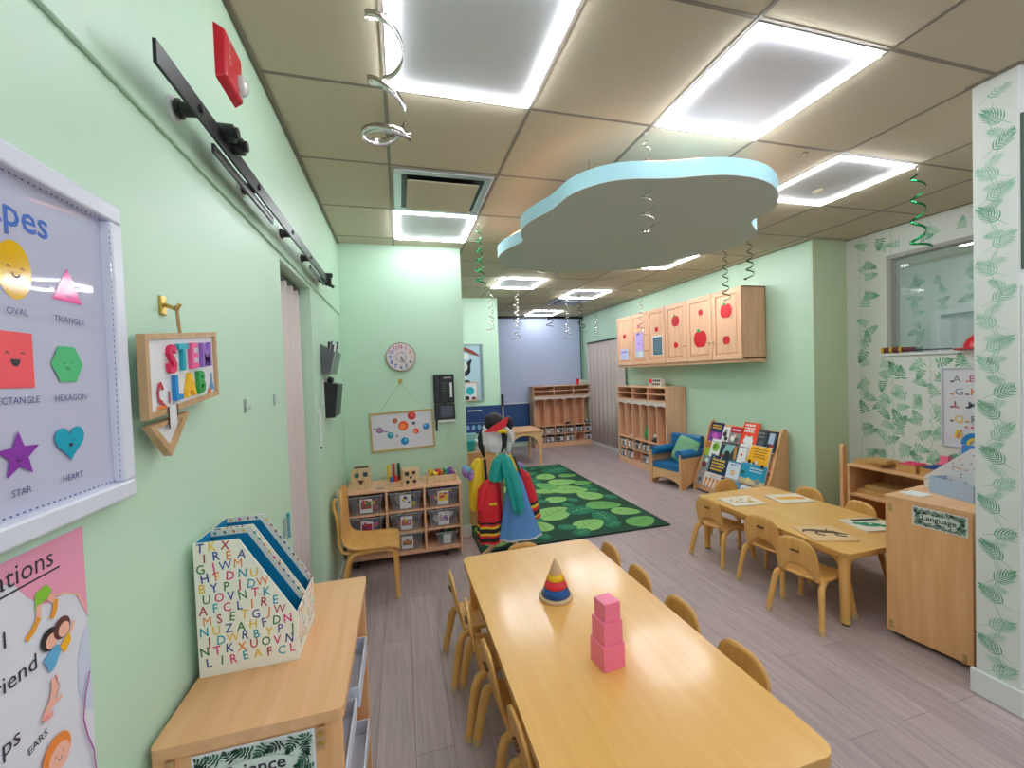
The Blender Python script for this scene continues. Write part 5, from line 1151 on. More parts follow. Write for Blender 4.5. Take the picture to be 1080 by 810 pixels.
def wall_cab(y0, y1, label, ks):
    t = thing('wall_cabinet', label, 'cabinet', (3.6, (y0+y1)/2, 1.545), group='wooden wall cabinets on the right')
    z0, z1 = 1.56, 2.325
    mb = MB(); mb.box(CF+.02, y0, z0, RXW, y0+.016, z1, PINE); mb.box(CF+.02, y1-.016, z0, RXW, y1, z1, PINE); mb.box(CF+.02, y0, z1-.016, RXW, y1, z1, PINEY); mb.box(CF+.02, y0, z0, RXW, y1, z0+.016, PINEY); mb.box(RXW-.008, y0, z0, RXW, y1, z1, PINE)
    mb.build('carcass', t, bevel=.001)
    mb = MB(); mb.box(CF+.025, y0, z0-.035, CF+.045, y1, z0, PINEY); mb.box(CF+.045, y0, z0-.035, RXW, y0+.016, z0, PINEY); mb.build('light_rail', t, bevel=.002)
    n = len(ks); dw = (y1-y0)/n
    for i, k in enumerate(ks):
        a, b = y0+dw*i+.003, y0+dw*(i+1)-.003; s = .055; h0, h1 = z0+.004, z1-.004
        mb = MB()
        mb.box(CF, a, h0, CF+.019, b, h0+s, PINEY); mb.box(CF, a, h1-s, CF+.019, b, h1, PINEY); mb.box(CF, a, h0+s, CF+.019, a+s, h1-s, PINE); mb.box(CF, b-s, h0+s, CF+.019, b, h1-s, PINE)
        d = mb.build('door', t, bevel=.002)
        mb = MB(); A = [(CF+.014, a+s, h0+s), (CF+.014, b-s, h0+s), (CF+.014, b-s, h1-s), (CF+.014, a+s, h1-s)]; q = .022; B = [(CF+.003, a+s+q, h0+s+q), (CF+.003, b-s-q, h0+s+q), (CF+.003, b-s-q, h1-s-q), (CF+.003, a+s+q, h1-s-q)]
        mb.add(A+B, [(0, 3, 2, 1), (4, 5, 6, 7), (0, 1, 5, 4), (1, 2, 6, 5), (2, 3, 7, 6), (3, 0, 4, 7)], PINE); mb.build('raised_panel', d)
        ky = a+.028 if k in (0, 3, 1) and k != 1 else b-.028
        if k in (0,): ky = b-.028
        if k == 1: ky = a+.028
        if k == 2: ky = a+.028
        if k == 3: ky = b-.028
        if k in (4, 5): ky = a+.028
        mb = MB(); mb.tube([(CF, ky, 1.76), (CF-.012, ky, 1.76), (CF-.022, ky, 1.76)], [.006, .007, .012], mat('knob_wood', (196, 150, 110), .4), 12); mb.build('knob', d)
        mb = MB(); cv = Canvas(mb, (CF-.0006, b, z0), (0, -1, 0), (0, 0, 1), lift=.0006); door_art(k, cv, dw); mb.build('door_decals', d)
    return t
wall_cab(3.53, 4.812, 'nearer wooden wall cabinet with three doors decorated with large red apples', [0, 1, 2])
wall_cab(4.82, 6.08, 'farther wooden wall cabinet with small apples and posted papers on its doors', [3, 4, 5])

# armchair
def armchair():
    t = thing('armchair', 'small wooden armchair with blue cushions beside the right-wall locker', 'armchair', (3.41, 4.545, 0), math.radians(-80), local=True)
    BL = mat('blue_vinyl', (30, 108, 164), .35); w, d = .50, .44
    for s in (-1, 1):
        x = s*(w/2-.010); P_ = [(-d/2, 0), (-d/2+.07, 0)]+[(-d/2+.07+(d-.14)*i/8, .075*math.sin(PI*i/8)) for i in range(1, 8)]+[(d/2-.07, 0), (d/2, 0), (d/2, .40), (-d/2, .40)]
        mb = MB(); mb.prism(P_, 'x', x-.010, x+.010, MAPLE); mb.build('side_panel', t, bevel=.003)
        mb = MB(); mb.tube([(x-s*.025, -d/2-.005, .425), (x-s*.025, d/2-.04, .425)], .056, BL, 16); mb.build('arm_cushion', t)
        mb = MB(); mb.prism([(x-.02, 0) if s > 0 else (x-.01, 0), (x+.01, 0) if s > 0 else (x+.02, 0), (x+.012, .43), (x-.012, .43)], 'y', -d/2-.016, -d/2, MAPLE); mb.build('front_post', t, bevel=.003)
    P_ = [(-w/2+.02, .05), (-w/2+.02, .22), (w/2-.02, .22), (w/2-.02, .05)]+[(w/2-.02-(w-.04)*i/8, .05+.06*math.sin(PI*i/8)) for i in range(1, 8)]
    mb = MB(); mb.prism(P_, 'y', -d/2+.002, -d/2+.018, MAPLEX); mb.build('front_rail', t, bevel=.003)
    mb = MB(); mb.prism(rrect(-w/2+.022, -d/2-.004, w/2-.022, d/2-.09, .03), 'z', .215, .285, BL); mb.build('seat_cushion', t, bevel=.018)
    mb = MB(); mb.prism([(d/2-.11, .27), (d/2-.03, .27), (d/2-.005, .61), (d/2-.06, .63), (d/2-.09, .61)], 'x', -w/2+.025, w/2-.025, BL); mb.build('back_cushion', t, bevel=.022)
    mb = MB(); mb.box(-w/2+.02, d/2-.02, .10, w/2-.02, d/2, .60, MAPLE); mb.build('back_panel', t)
armchair()
def pillow(u, v):
    a, b = 2*u-1, 2*v-1; e = (1-a**4)*(1-b**4)
    return a, b, max(0, e)**.5
mb = MB(); ang = math.radians(-80); Mp = Matrix.Translation((3.45, 4.46, .44)) @ Matrix.Rotation(ang, 4, 'Z') @ Matrix.Rotation(math.radians(-22), 4, 'X') @ Matrix.Rotation(math.radians(12), 4, 'Y')
for s in (-1, 1):
    def fn(u, v, s=s):
        a, b, e = pillow(u, v); return tuple(Vector((a*.17*(1-.06*b*b), s*.055*e*(1+.06*math.sin(9*a+4*b)), b*.17*(1-.06*a*a))))
    vs = MB(); vs.surf(fn, 18, 18, mat('pillow_sage', (120, 170, 130), .8, noise=.05, nscale=30)); mb.add(vs.v, vs.f if s > 0 else [f[::-1] for f in vs.f], vs.mats[0], True)
o = mb.build('throw_pillow'); o.matrix_world = Mp; tag(o, 'sage green pillow leaning in the small blue armchair', 'pillow')

# book display rack
t = thing('book_rack', 'sloping wooden book display rack against the right wall', 'book rack', (3.58, 3.77, 0))
RY0, RY1 = 3.30, 4.265
SP = [(3.42, 0), (3.76, 0), (3.76, .80), (3.735, .835), (3.70, .83), (3.665, .77), (3.56, .42), (3.42, .10)]
for y in (RY0-.018, RY1): mb = MB(); mb.prism(SP, 'y', y, y+.018, MAPLE); mb.build('side_panel', t, bevel=.003)
rows = [(3.650, .585), (3.585, .405), (3.520, .235), (3.455, .075)]
for x, z in rows:
    mb = MB(); mb.box(x-.027, RY0, z-.008, x+.030, RY1, z, MAPLEY); mb.box(x-.029, RY0, z, x-.027, RY1, z+.012, CLEAR); mb.build('book_ledge', t, bevel=.001)
mb = MB(); A = [(3.478, .06), (3.74, .80)]; mb.add([(3.488, RY0, .06), (3.488, RY1, .06), (3.725, RY1, .80), (3.725, RY0, .80)], [(0, 1, 2, 3)], MAPLEY); mb.build('back_board', t, solid=.008)
mb = MB(); mb.box(3.435, RY0, .02, 3.447, RY1, .063, MAPLEY); mb.build('kick_board', t)
def book(row, ya, yb, h, base, label, art, z_off=0., th=.010, dx=0.):
    x, z = rows[row]; w = ya-yb
    mb = MB(); tilt = math.radians(-19)
    mb.box(0, -w/2, 0, th, w/2, h, base); cv = Canvas(mb, (0, w/2, 0), (0, -1, 0), (0, 0, 1), lift=.0007); art(cv, w, h)
    o = mb.build('picture_book'); o.location = (x-.022+dx, (ya+yb)/2, z+.003+z_off); o.rotation_euler = (0, -tilt, 0)
    tag(o, label, 'book', 'picture books on the display rack'); return o
def lines(cv, x0, x1, z0, n, dz, m, th=.006):
    r = random.Random(n)
    for k in range(n):
        x = x0
        while x < x1-.01: l = r.uniform(.012, .03); cv.rect(x, z0-k*dz, min(x1, x+l), z0-k*dz+th, m); x += l+.006
N1, YL, CW = col(24, 44, 84, .3), col(246, 206, 60, .3), col(236, 236, 236, .3)
book(0, 4.262, 4.065, .235, N1, 'navy book with a purple lower half, top row of the rack, far end', lambda c, w, h: (c.rect(0, 0, w, h*.5, col(150, 60, 160, .3)), lines(c, w*.15, w*.85, h*.80, 2, .03, YL, .016), c.disc(w*.5, h*.25, w*.25, col(206, 100, 190, .3)), c.disc(w*.3, h*.12, w*.12, col(90, 60, 130, .3))))
book(0, 4.06, 3.955, .20, CW, 'black and white photo book, top row of the rack', lambda c, w, h: (c.disc(w*.4, h*.55, w*.3, DK), c.disc(w*.65, h*.3, w*.25, DK), c.disc(w*.5, h*.75, w*.2, col(150, 150, 150))))
book(0, 3.95, 3.79, .215, col(206, 30, 60, .3), 'book with red band over a grey photo, top row of the rack', lambda c, w, h: (c.rect(0, 0, w, h*.66, col(150, 146, 146, .3)), lines(c, w*.15, w*.9, h*.78, 1, .03, CW, .018), c.disc(w*.35, h*.35, w*.2, CW), c.disc(w*.7, h*.3, w*.2, col(110, 90, 90)), c.disc(w*.5, h*.5, w*.12, col(220, 190, 170))))
book(0, 3.785, 3.575, .285, col(242, 74, 34, .3), 'large orange-red book with white lettering, top row of the rack', lambda c, w, h: (lines(c, w*.12, w*.75, h*.85, 3, .035, CW, .022), c.disc(w*.5, h*.28, w*.30, CW, w*.22), c.poly([(w*.2, h*.2), (w*.8, h*.15), (w*.7, h*.5), (w*.5, h*.38), (w*.3, h*.5)], CW)), dx=.004)
book(0, 3.57, 3.46, .225, col(60, 66, 74, .3), 'dark grey book, top row of the rack, right of the orange book', lambda c, w, h: (lines(c, w*.15, w*.85, h*.8, 2, .04, K['s'], .01), c.disc(w*.5, h*.35, w*.3, col(84, 92, 100))))
book(0, 3.45, 3.335, .22, col(40, 44, 60, .3), 'dark book with a pale panel and a figure, top row nearest the camera', lambda c, w, h: (c.rect(w*.2, h*.4, w*.75, h*.9, col(170, 190, 214)), c.disc(w*.6, h*.3, w*.2, col(160, 50, 50))))
book(1, 4.262, 4.19, .18, col(160, 190, 50, .3), 'narrow lime green book, second row of the rack, far end', lambda c, w, h: (c.rect(0, h*.6, w, h, col(190, 110, 50)),))
book(1, 4.185, 4.035, .225, CW, 'white book with a green circle, second row of the rack', lambda c, w, h: (c.disc(w*.55, h*.58, w*.36, col(130, 190, 40)), c.disc(w*.4, h*.6, w*.18, col(90, 150, 30)), lines(c, w*.2, w*.8, h*.15, 1, .02, col(90, 90, 90), .01)))
book(1, 4.03, 3.77, .215, col(54, 60, 64, .3), 'wide dark photo book with a teal patch, second row of the rack', lambda c, w, h: (c.poly([(w*.3, h*.9), (w*.15, h*.3), (w*.55, h*.2), (w*.8, h*.9)][::1], col(130, 190, 190)), c.disc(w*.45, h*.35, w*.16, DK), c.poly([(w*.75, h*.8), (w*.85, h*.1), (w*.97, h*.2), (w*.9, h*.85)], col(190, 130, 60)), c.disc(w*.2, h*.2, w*.10, col(150, 60, 60))))
book(1, 3.765, 3.65, .23, CW, 'white book with a small red figure, second row of the rack', lambda c, w, h: (c.disc(w*.45, h*.45, w*.12, col(216, 60, 60)), lines(c, w*.2, w*.8, h*.8, 1, .02, K['b'], .01), c.rect(0, 0, w, h*.08, K['b'])))
def bus(c, w, h):
    c.poly([(w*.0, h*.25), (w*.98, h*.02), (w*.98, h*.98), (w*.1, h*.98)], col(250, 182, 24, .3)); lines(c, w*.3, w*.85, h*.82, 4, .028, DK, .008)
    c.disc(w*.18, h*.24, w*.08, DK); c.disc(w*.80, h*.12, w*.08, DK); c.disc(w*.5, h*.25, w*.07, CW); c.disc(w*.38, h*.2, w*.05, col(60, 60, 60))
book(1, 3.635, 3.36, .24, CW, 'large white book with a yellow bus shape, second row of the rack', bus, dx=-.004)
book(2, 4.262, 4.135, .19, col(140, 160, 160, .3), 'grey-green book with a red figure, third row of the rack, far end', lambda c, w, h: (c.disc(w*.4, h*.4, w*.3, col(120, 50, 50)), c.disc(w*.6, h*.7, w*.2, CW)))
book(2, 4.13, 3.86, .215, N1, 'navy book with yellow lettering, third row of the rack', lambda c, w, h: (lines(c, w*.12, w*.85, h*.72, 4, .038, YL, .020), c.disc(w*.2, h*.9, w*.03, CW), c.disc(w*.6, h*.92, w*.03, CW), c.disc(w*.9, h*.5, w*.03, CW)))
book(2, 3.855, 3.68, .20, col(214, 224, 236, .3), 'pale book with an orange flower, third row of the rack', lambda c, w, h: (c.disc(w*.5, h*.35, w*.16, col(240, 150, 40)), c.disc(w*.5, h*.35, w*.08, CW), c.rect(0, h*.9, w, h, col(50, 150, 190)), lines(c, w*.2, w*.8, h*.75, 1, .02, K['b'], .014)))
def sea(c, w, h): c.rect(0, h*.25, w, h, col(26, 150, 190, .3)); c.rect(0, 0, w, h*.25, col(206, 190, 150)); lines(c, w*.35, w*.85, h*.78, 2, .03, CW, .010); c.disc(w*.12, h*.5, w*.08, col(20, 100, 90)); c.disc(w*.75, h*.22, w*.10, col(150, 150, 140)); c.disc(w*.4, h*.2, w*.08, col(236, 220, 130))
book(2, 3.67, 3.35, .215, CW, 'wide sea-blue book with a sandy foot, third row of the rack', sea)
book(3, 4.262, 4.16, .16, col(170, 170, 176, .3), 'small grey book, bottom row of the rack, far end', lambda c, w, h: (c.disc(w*.5, h*.4, w*.25, col(90, 90, 110)),))
def gir(c, w, h):
    for k in range(4): c.stroke([(w*(.15+.22*k), h*.02), (w*(.18+.22*k), h*.5)], .022, col(236, 140, 50)); c.disc(w*(.2+.22*k), h*.55, .018, col(210, 110, 40))
    lines(c, w*.35, w*.9, h*.82, 2, .025, K['s'], .008)
book(3, 4.155, 3.90, .175, col(226, 222, 216, .3), 'pale book with orange giraffe-like shapes, bottom row of the rack', gir)
book(3, 3.895, 3.615, .16, N1, 'navy and sky blue book, bottom row of the rack', lambda c, w, h: (c.rect(w*.3, h*.4, w, h, col(90, 160, 210)), c.rect(w*.35, h*.55, w*.9, h*.7, CW)))
book(3, 3.61, 3.35, .15, CW, 'white and red book, bottom row of the rack, nearest the camera', lambda c, w, h: (c.rect(0, h*.15, w, h*.42, col(206, 30, 46)), c.rect(w*.1, h*.6, w*.9, h*.75, col(120, 170, 220))))

# ================================================================== RIGHT FRONT: LANGUAGE CABINET
LH = .765
t = thing('language_cabinet', 'tall-sided wooden cabinet with the Language card beside the wallpapered column', 'cabinet', (2.552, 1.285, 0), math.radians(7.5), local=True)
# local frame: -X face looks down the aisle, +Y away from the camera
d_, w_ = .335, .82
mb = MB(); mb.box(0, 0, .03, .018, d_, LH-.02, MAPLE); mb.build('end_panel', t, bevel=.002)
mb = MB(); mb.box(w_-.018, 0, .03, w_, d_, LH-.02, MAPLE); mb.build('end_panel', t, bevel=.002)
mb = MB(); mb.prism(rrect(-.004, -.004, w_+.004, d_+.004, .01, 3), 'z', LH-.02, LH, MAPLEX); mb.build('top_board', t, bevel=.004)
mb = MB(); mb.box(.018, 0, .03, w_-.018, .012, LH-.02, MAPLE); mb.build('back_panel', t)
for z in (.04, .28, .52): mb = MB(); mb.box(.018, .012, z, w_-.018, d_-.01, z+.018, MAPLEX); mb.build('shelf_board', t)
for x, y in ((.05, .05), (.05, d_-.05), (w_-.05, .05), (w_-.05, d_-.05)): mb = MB(); mb.tube([(x, y-.01, .015), (x, y+.01, .015)], .015, BLACK, 10); mb.build('caster', t)
for y, z in ((d_-.022, LH-.06), (d_-.022, .07), (.03, .05)):
    mb = MB(); mb.box(-.004, y-.008, z-.022, 0, y+.008, z+.022, SW); mb.tube([(-.004, y, z+.010), (-.007, y, z+.010)], .005, GOLD, 8); mb.tube([(-.004, y, z-.010), (-.007, y, z-.010)], .005, GOLD, 8); mb.build('bracket', t)
leaf_label((-.0008, d_-.115, LH-.125), (0, -1, 0), .205, .098, 'Language', t)
ML = Matrix.Translation((2.552, 1.285, 0)) @ Matrix.Rotation(math.radians(7.5), 4, 'Z')
def lobj(mb, name, p, rot=0, bevel=0):
    o = mb.build(name, bevel=bevel); o.location = ML @ Vector(p); o.rotation_euler = (0, 0, math.radians(7.5+rot)); return o
GB = mat('grey_blue_box', (172, 192, 218), .5)
mb = MB(); mb.box(0, 0, 0, .21, -.15, .003, GB)
for a in ((0, 0, .21, -.004), (0, -.146, .21, -.15), (0, -.004, .004, -.146), (.206, -.004, .21, -.146)): mb.box(a[0], a[1], .003, a[2], a[3], .088, GB)
tag(lobj(mb, 'storage_box', (.170, .056, LH), 70, .001), 'open grey-blue box on top of the Language cabinet', 'box')
def confetti(cv, pts, seed, n=46):
    r = random.Random(seed); cc = [col(206, 50, 60), col(230, 150, 60), col(90, 90, 110), col(80, 130, 180), col(190, 90, 120)]
    xs_ = [p[0] for p in pts]; ys_ = [p[1] for p in pts]
    for k in range(n):
        x, y = r.uniform(min(xs_), max(xs_)), r.uniform(min(ys_), max(ys_))
        if all(inside((x+a, y+b), pts) for a in (-.007, .007) for b in (-.007, .007)):
            cv.k = 1; a = r.uniform(0, 6); cv.stroke([(x-.006*math.cos(a), y-.006*math.sin(a)), (x+.001, y+.002), (x+.006*math.cos(a+1), y+.006*math.sin(a+1))], .0035, r.choice(cc))
CPW = mat('confetti_card', (232, 228, 228), .5)
pr = [(0, 0), (.23, 0), (.23, .235), (.19, .235), (0, .06)]
pr = [(0, 0), (.27, 0), (.27, .25), (.20, .25), (0, .06)]
mb = MB(); mb.prism(pr, 'y', 0, .003, CPW); mb.prism(pr, 'y', .075, .078, CPW); mb.box(0, .003, 0, .003, .075, .06, CPW); mb.box(.267, .003, 0, .27, .075, .25, CPW); mb.box(0, .003, 0, .27, .075, .002, CPW)
cv = Canvas(mb, (0, 0, 0), (1, 0, 0), (0, 0, 1)); confetti(cv, pr, 3, 90)
cv = Canvas(mb, (0, .078, 0), (0, -1, 0), (0, 0, 1)); confetti(cv, [(0, 0), (.078, 0), (.078, .06), (0, .06)], 5, 20)
o = lobj(mb, 'magazine_file', (.345, .315, LH), -96); tag(o, 'white magazine file with confetti print behind the grey-blue box', 'file box')
mb = MB(); mb.box(0, 0, 0, .10, .09, .004, WHITE); tag(lobj(mb, 'paper_pad', (.085, .225, LH), -6), 'small white paper lying on the Language cabinet', 'paper')

# second shelf against the wallpaper
WX0, WX1, WY0, WY1, WZ = 3.735, 4.17, 1.72, 2.70, .605
t = thing('work_shelf', 'low open wooden shelf against the leafy wallpaper below the side window', 'shelf', (3.95, 2.22, 0))
mb = MB(); mb.box(WX0-.003, WY0, WZ-.02, WX1, WY1+.003, WZ, MAPLEY); mb.build('top_board', t, bevel=.004)
for y in (WY0, WY1-.018): mb = MB(); mb.box(WX0, y, 0, WX1, y+.018, WZ-.02, MAPLE); mb.build('end_panel', t, bevel=.002)
mb = MB(); mb.box(WX1-.012, WY0+.018, .03, WX1, WY1-.018, WZ-.02, MAPLE); mb.build('back_panel', t)
for z in (.045, .335): mb = MB(); mb.box(WX0+.004, WY0+.018, z, WX1-.012, WY1-.018, z+.018, MAPLEY); mb.build('shelf_board', t, bevel=.001)
mb = MB(); mb.box(WX0+.004, 2.28, .063, WX1-.012, 2.298, .335, MAPLE); mb.build('divider', t)
def obox(x0, y0, x1, y1, z, h, m, name, lb, cat, lidm=None, grp=None):
    t = thing(name, lb, cat, ((x0+x1)/2, (y0+y1)/2, z), group=grp)
    mb = MB(); mb.box(x0, y0, z, x1, y1, z+.004, m)
    for a in ((x0, y0, x1, y0+.006), (x0, y1-.006, x1, y1), (x0, y0+.006, x0+.006, y1-.006), (x1-.006, y0+.006, x1, y1-.006)): mb.box(a[0], a[1], z+.004, a[2], a[3], z+h, m)
    mb.build('box', t, bevel=.001)
    if lidm:
        mb = MB(); r = random.Random(int(y0*100)); nx = 5
        for k in range(nx): a = x0+.012+(x1-x0-.024)*k/nx; mb.box(a, y0+.012, z+.006, a+(x1-x0-.024)/nx-.003, y1-.012, z+h+.008+r.uniform(-.003, .006), lidm)
        mb.build('contents', t, bevel=.002)
BXW = wood('box_wood', (212, 166, 104), (196, 148, 86), 'y', .45)
obox(3.80, 2.48, 4.05, 2.69, WZ, .026, BXW, 'wooden_tray_box', 'flat wooden lidded box at the far end of the wallpaper-wall shelf', 'box', BXW)
obox(3.77, 2.42, 3.93, 2.55, WZ+.036, .018, BXW, 'wooden_tray_box', 'thin flat wooden box stacked on top of the larger flat one', 'box', BXW)
obox(3.80, 2.24, 3.96, 2.37, WZ, .062, BXW, 'wooden_box', 'wooden box filled with hot pink pieces on the wallpaper-wall shelf', 'box', col(232, 50, 110))
obox(3.79, 2.07, 3.97, 2.21, WZ, .062, BXW, 'wooden_box', 'wooden box filled with dark blue pieces on the wallpaper-wall shelf', 'box', col(20, 60, 140))
for x, y, z, s, lb in ((4.06, 2.20, WZ, .075, 'pink cube at the back of wallpaper-wall shelf, behind the blue box'), (4.05, 2.08, WZ, .085, 'larger pink cube beside the upright books'), (4.065, 2.20, WZ+.076, .05, 'small pink cube stacked on another behind the blue box')):
    mb = MB(); mb.box(-s/2, -s/2, 0, s/2, s/2, s, PINK); o = mb.build('wooden_cube', bevel=.0015); o.location = (x, y, z); tag(o, lb, 'toy block', 'pink cubes on the wallpaper-wall shelf')
mb = MB(); mb.box(0, 0, 0, .012, .10, .24, col(60, 130, 206)); o = mb.build('picture_book', bevel=.001); o.location = (3.99, 1.985, WZ); o.rotation_euler = (0, .16, 0); tag(o, 'blue book leaning on the wallpaper-wall shelf', 'book')
mb = MB(); mb.box(0, 0, 0, .012, .20, .235, col(110, 60, 46)); cv = Canvas(mb, (0, .20, 0), (0, -1, 0), (0, 0, 1), lift=.001); cv.disc(.09, .11, .06, col(150, 190, 40)); cv.disc(.12, .12, .04, col(220, 40, 50)); o = mb.build('picture_book', bevel=.001); o.location = (4.02, 1.80, WZ); o.rotation_euler = (0, .16, 0); tag(o, 'brown book with a red apple leaning on the wallpaper-wall shelf', 'book')
for k, (a, b) in enumerate(((2.44, 2.66), (2.20, 2.42))):
    pass
obox(3.79, 2.33, 4.08, 2.66, .353, .035, BXW, 'wooden_tray_box', 'long flat wooden case on the inner board of the wallpaper-wall shelf', 'box', BXW)
obox(3.82, 2.36, 4.05, 2.62, .401, .028, BXW, 'wooden_tray_box', 'upper of two flat cases on the inner board of the wallpaper-wall shelf', 'box', BXW)
mb = MB(); mb.box(3.80, 2.16, .353, 3.92, 2.29, .365, col(120, 80, 60)); tag(mb.build('small_tray', loc=(3.86, 2.22, .353), bevel=.002), 'small dark tray on the inner board of the wallpaper-wall shelf', 'tray')
t = thing('wooden_post', 'narrow upright wooden post standing in the sage corner beside the shelf', 'post', (3.82, 2.795, 0))
mb = MB(); mb.prism(rrect(0, 0, .045, .75, .02), 'y', 0, .03, MAPLE); mb.v = [(3.80+v[0], 2.78+v[1], v[2]) for v in mb.v]; mb.build('panel', t, bevel=.003)
mb = MB(); mb.box(3.79, 2.76, 0, 3.855, 2.83, .02, MAPLE); mb.build('base', t)

# sill toys
t = thing('toy_drill', 'maroon toy tool with yellow bands lying on the window sill', 'toy', (WX-.01, 2.56, 1.553))
MR = col(112, 44, 50); Y1_ = col(214, 176, 40); zz = 1.580
mb = MB(); mb.tube([(WX-.0, 2.70, zz), (WX-.0, 2.55, zz)], .024, MR, 14); mb.tube([(WX, 2.55, zz), (WX, 2.47, zz)], .019, MR, 12); mb.build('barrel', t)
for y in (2.695, 2.63, 2.56): mb = MB(); mb.tube([(WX, y+.010, zz), (WX, y-.010, zz)], .027, Y1_, 14); mb.build('band', t)
mb = MB(); mb.tube([(WX, 2.47, zz-.005), (WX, 2.40, zz-.010), (WX, 2.22, zz-.012)], [.010, .005, .004], K['k'], 8); mb.build('bit', t)
t = thing('toy_hard_hat', 'red toy hard hat on the window sill beside the column', 'hat', (WX+.0, 2.02, 1.553))
HR = mat('hat_red', (216, 20, 44), .25)
mb = MB(); n = 28; pr_ = [(.125, 0), (.122, .030), (.110, .062), (.085, .090), (.045, .108), (0, .114)]; mb.lathe(pr_, (WX+.0, 2.02, 1.560), HR, n); mb.build('shell', t)
mb = MB(); mb.lathe([(.14, 0), (.142, .004), (.122, .010)], (WX+.0, 2.02, 1.556), HR, n); mb.tube([(WX, 2.11, 1.561), (WX, 2.18, 1.559), (WX, 2.21, 1.557)], [.06, .045, .01], HR, 12); mb.v = [(v[0], v[1], min(v[2], 1.567)) for v in mb.v]; mb.v = [(v[0], v[1], max(v[2], 1.5535)) for v in mb.v]; mb.build('brim', t)
for dx in (-.03, .03): mb = MB(); mb.tube([(WX+dx, 2.02+.11*math.cos(a), 1.560+.112*math.sin(a)) for a in [PI*i/12 for i in range(13)]], .006, HR, 8); mb.build('ridge', t)
# alphabet poster
t = thing('alphabet_poster', 'white framed poster of coloured letters on the wallpapered wall', 'poster', (WX, 2.0, .80))
mb = MB(); PB = mat('poster_grey_frame', (206, 208, 222), .35)
for a in ((1.62, .79, 2.29, .803), (1.62, 1.407, 2.29, 1.42), (1.62, .803, 1.633, 1.407), (2.277, .803, 2.29, 1.407)): mb.box(WX-.014, a[0], a[1], WX, a[2], a[3], PB)
mb.build('frame', t, bevel=.002)
mb = MB(); mb.box(WX-.006, 1.633, .803, WX-.001, 2.277, 1.407, mat('poster_grey', (224, 224, 234), .4)); cv = Canvas(mb, (WX-.006, 2.277, .803), (0, -1, 0), (0, 0, 1), lift=.0007)
pal = [col(120, 140, 150), col(206, 110, 140), col(120, 150, 180), col(236, 150, 60), col(226, 90, 110), col(110, 120, 150), col(240, 200, 60)]
for k, (rw, zz) in enumerate((('AB', .50), ('GH', .40), ('LM', .30), ('QR', .19))):
    for j, ch in enumerate(rw+'CINS'[k]+'DJOT'[k]): cv.text(ch, .085+.092*j+.012*(k % 2), zz, .075, pal[(k*2+j) % 7], 'c', bold=.004); cv.disc(.055+.092*j, zz+.006, .012, [DK, K['o'], col(160, 60, 60)][(j+k) % 3], .006)
cv.stroke([(.07, .06), (.09, .13)], .012, YL); cv.stroke([(.09, .06), (.11, .13)], .012, col(236, 150, 60)); cv.stroke([(.12, .06), (.10, .12)], .010, YL)
for k in range(3): cv.disc(.14+.035*k, .155, .008, col(226, 90, 110))
rb = [(.185+.06*math.cos(PI-PI*i/10), .02+.075*math.sin(PI-PI*i/10)) for i in range(11)]; cv.stroke(rb, .034, col(40, 140, 210)); cv.stroke([(.185+.035*math.cos(PI-PI*i/10), .02+.045*math.sin(PI-PI*i/10)) for i in range(11)], .018, col(236, 206, 70))
mb.build('print', t)
# framed board and dark-framed glass on the camera side of the partition
t = thing('white_board', 'white framed board on the camera side of the wallpapered column', 'board', (2.75, 1.075, .8))
mb = MB(); y_ = 1.075
for a in ((2.434, .78, 3.3, .80), (2.434, 1.76, 3.3, 1.78), (2.434, .80, 2.454, 1.76), (3.28, .80, 3.3, 1.76)): mb.box(a[0], y_-.012, a[1], a[2], y_, a[3], WHITE)
mb.build('frame', t, bevel=.002); mb = MB(); mb.box(2.454, y_-.005, .80, 3.28, y_-.001, 1.76, PANEL); mb.build('board_surface', t)
t = thing('dark_framed_window', 'grey-framed glass pane high on the camera side of the column', 'window', (2.8, 1.075, 2.1))
mb = MB()
for a in ((2.436, 1.84, 3.3, 1.86), (2.436, 2.44, 3.3, 2.46), (2.436, 1.86, 2.456, 2.44), (3.28, 1.86, 3.3, 2.44)): mb.box(a[0], y_-.010, a[1], a[2], y_, a[3], col(84, 104, 96))
mb.build('frame', t); mb = MB(); mb.box(2.456, y_-.004, 1.86, 3.28, y_-.001, 2.44, mat('dim_glass', (150, 172, 164), .08)); mb.build('pane', t)

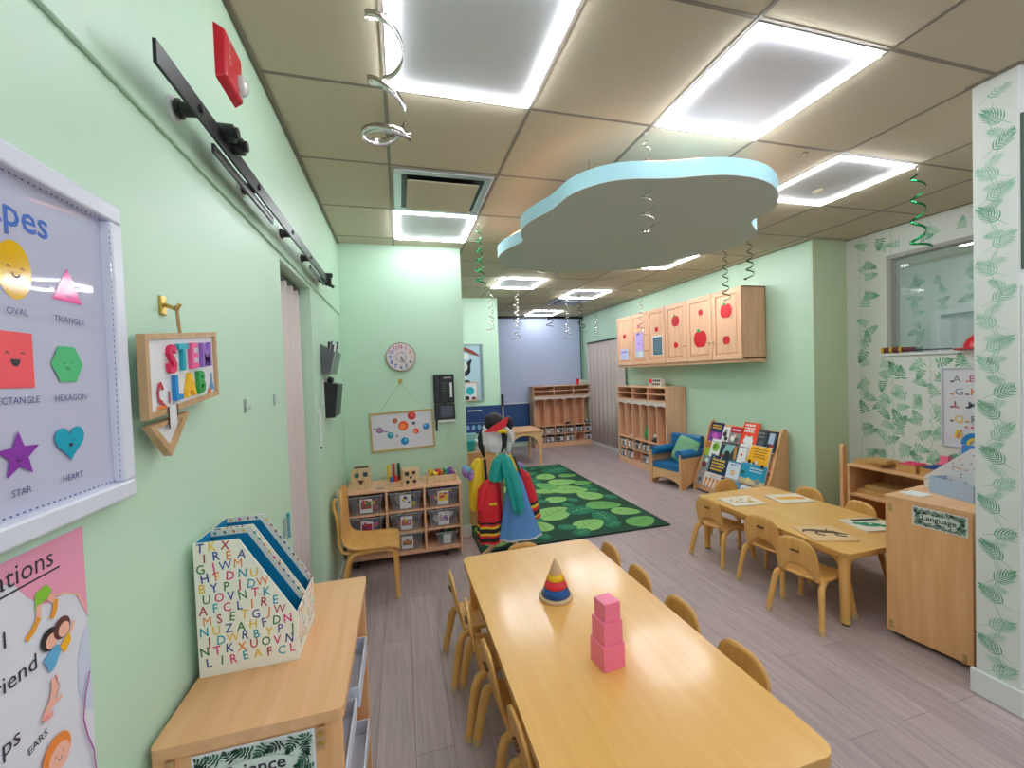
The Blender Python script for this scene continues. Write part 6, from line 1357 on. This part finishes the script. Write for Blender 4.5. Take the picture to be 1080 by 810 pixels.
# ================================================================== FOIL SWIRLS HANGING FROM THE CEILING
def swirl(x, y, zb, label, m, r=.03, pitch=.075, wid=.010, turns=None, zt=ZC, hook=True, ph=0., top=None, taper=True):
    t = thing('foil_swirl', label, 'party decoration', (x, y, ZC), group='foil swirls hanging from the ceiling')
    z0 = zt-.02 if top is None else top
    H = z0-zb-(.06 if hook else 0); n = int(H/pitch*22)
    mb = MB(); vs = []
    for i in range(n+1):
        f = i/n; a = ph+2*PI*H*f/pitch; rr = r*(.55+.55*f) if taper else r; z = z0-H*f; w = wid*1.35*(.6+.5*f)
        c_, s_ = math.cos(a), math.sin(a); vs += [(x+rr*c_, y+rr*s_, z+w/2), (x+rr*c_*.96, y+rr*s_*.96, z-w/2)]
    if hook:
        a0 = a
        for i in range(1, 15):
            a = a0+i*.26; rr = r*(1.1+.05*i); z = z0-H-.0035*i; w = wid*1.15; vs += [(x+rr*math.cos(a), y+rr*math.sin(a), z+w/2), (x+rr*math.cos(a)*.97, y+rr*math.sin(a)*.97, z-w/2)]
    k = len(vs)//2; mb.add(vs, [(2*i, 2*i+1, 2*i+3, 2*i+2) for i in range(k-1)], m, True); mb.build('spiral', t, solid=.0006)
    mb = MB(); mb.tube([(x, y, ZC+.001), (x+r*.5*math.cos(ph), y+r*.5*math.sin(ph), z0)], .0008, K['w'], 5); mb.build('thread', t)
    mb = MB(); mb.lathe([(.007, .004), (.007, 0), (0, 0)], (x, y, ZC-.003), WHITE, 8); mb.build('ceiling_clip', t)
swirl(-.005, 1.30, 2.165, 'large silver foil swirl nearest the camera, under the top left ceiling light', CHROME, .055, .19, .021, ph=1.0, taper=False)
swirl(1.21, 1.797, 2.135, 'silver foil swirl hanging in front of the cloud panel', CHROME, .034, .085, .009)
swirl(.622, 3.135, 2.15, 'green foil swirl beside the small ceiling light at the wall corner', GOLDF, .034, .075, .009)
swirl(3.086, 1.791, 2.15, 'shiny green foil swirl right of the square lights, near the leafy wallpaper', GOLDF, .036, .13, .012, ph=.5, taper=False)
swirl(3.089, 3.05, 2.25, 'dark green foil swirl at the right tip of the cloud panel', mat('foil_dark_green', (40, 90, 66), .2, metal=1), .032, .08, .009)
swirl(3.212, 4.998, 1.94, 'silver foil swirl hanging in front of the far wall cabinet', CHROME, .04, .10, .009)
swirl(1.214, 5.437, 2.065, 'silver foil swirl beside the corner of the far left hallway light', CHROME, .04, .10, .009)
swirl(1.497, 5.175, 2.10, 'pale foil swirl among those in front of the blue screen, leftmost low one', CHROME, .04, .10, .008)
swirl(1.70, 5.90, 1.98, 'long foil swirl before the left part of the blue screen', CHROME, .045, .10, .008)
swirl(2.00, 5.30, 2.10, 'dark foil swirl hanging before the middle of the blue screen', mat('foil_dark', (90, 86, 86), .25, metal=1), .04, .09, .009)
swirl(2.45, 5.75, 1.97, 'foil swirl before the right half of the blue screen, lower one', CHROME, .045, .10, .008)
swirl(2.36, 5.10, 2.06, 'foil swirl before the right edge of the blue screen, higher one', mat('foil_dark', (90, 86, 86), .25, metal=1), .04, .09, .009)
swirl(3.20, 6.306, 2.06, 'foil swirl hanging before the green wall right of the blue screen', CHROME, .04, .09, .008)
swirl(3.05, 3.30, 2.12, 'small foil swirl just in front of the nearer apple cabinet', mat('foil_dark_green', (40, 90, 66), .2, metal=1), .03, .08, .009)
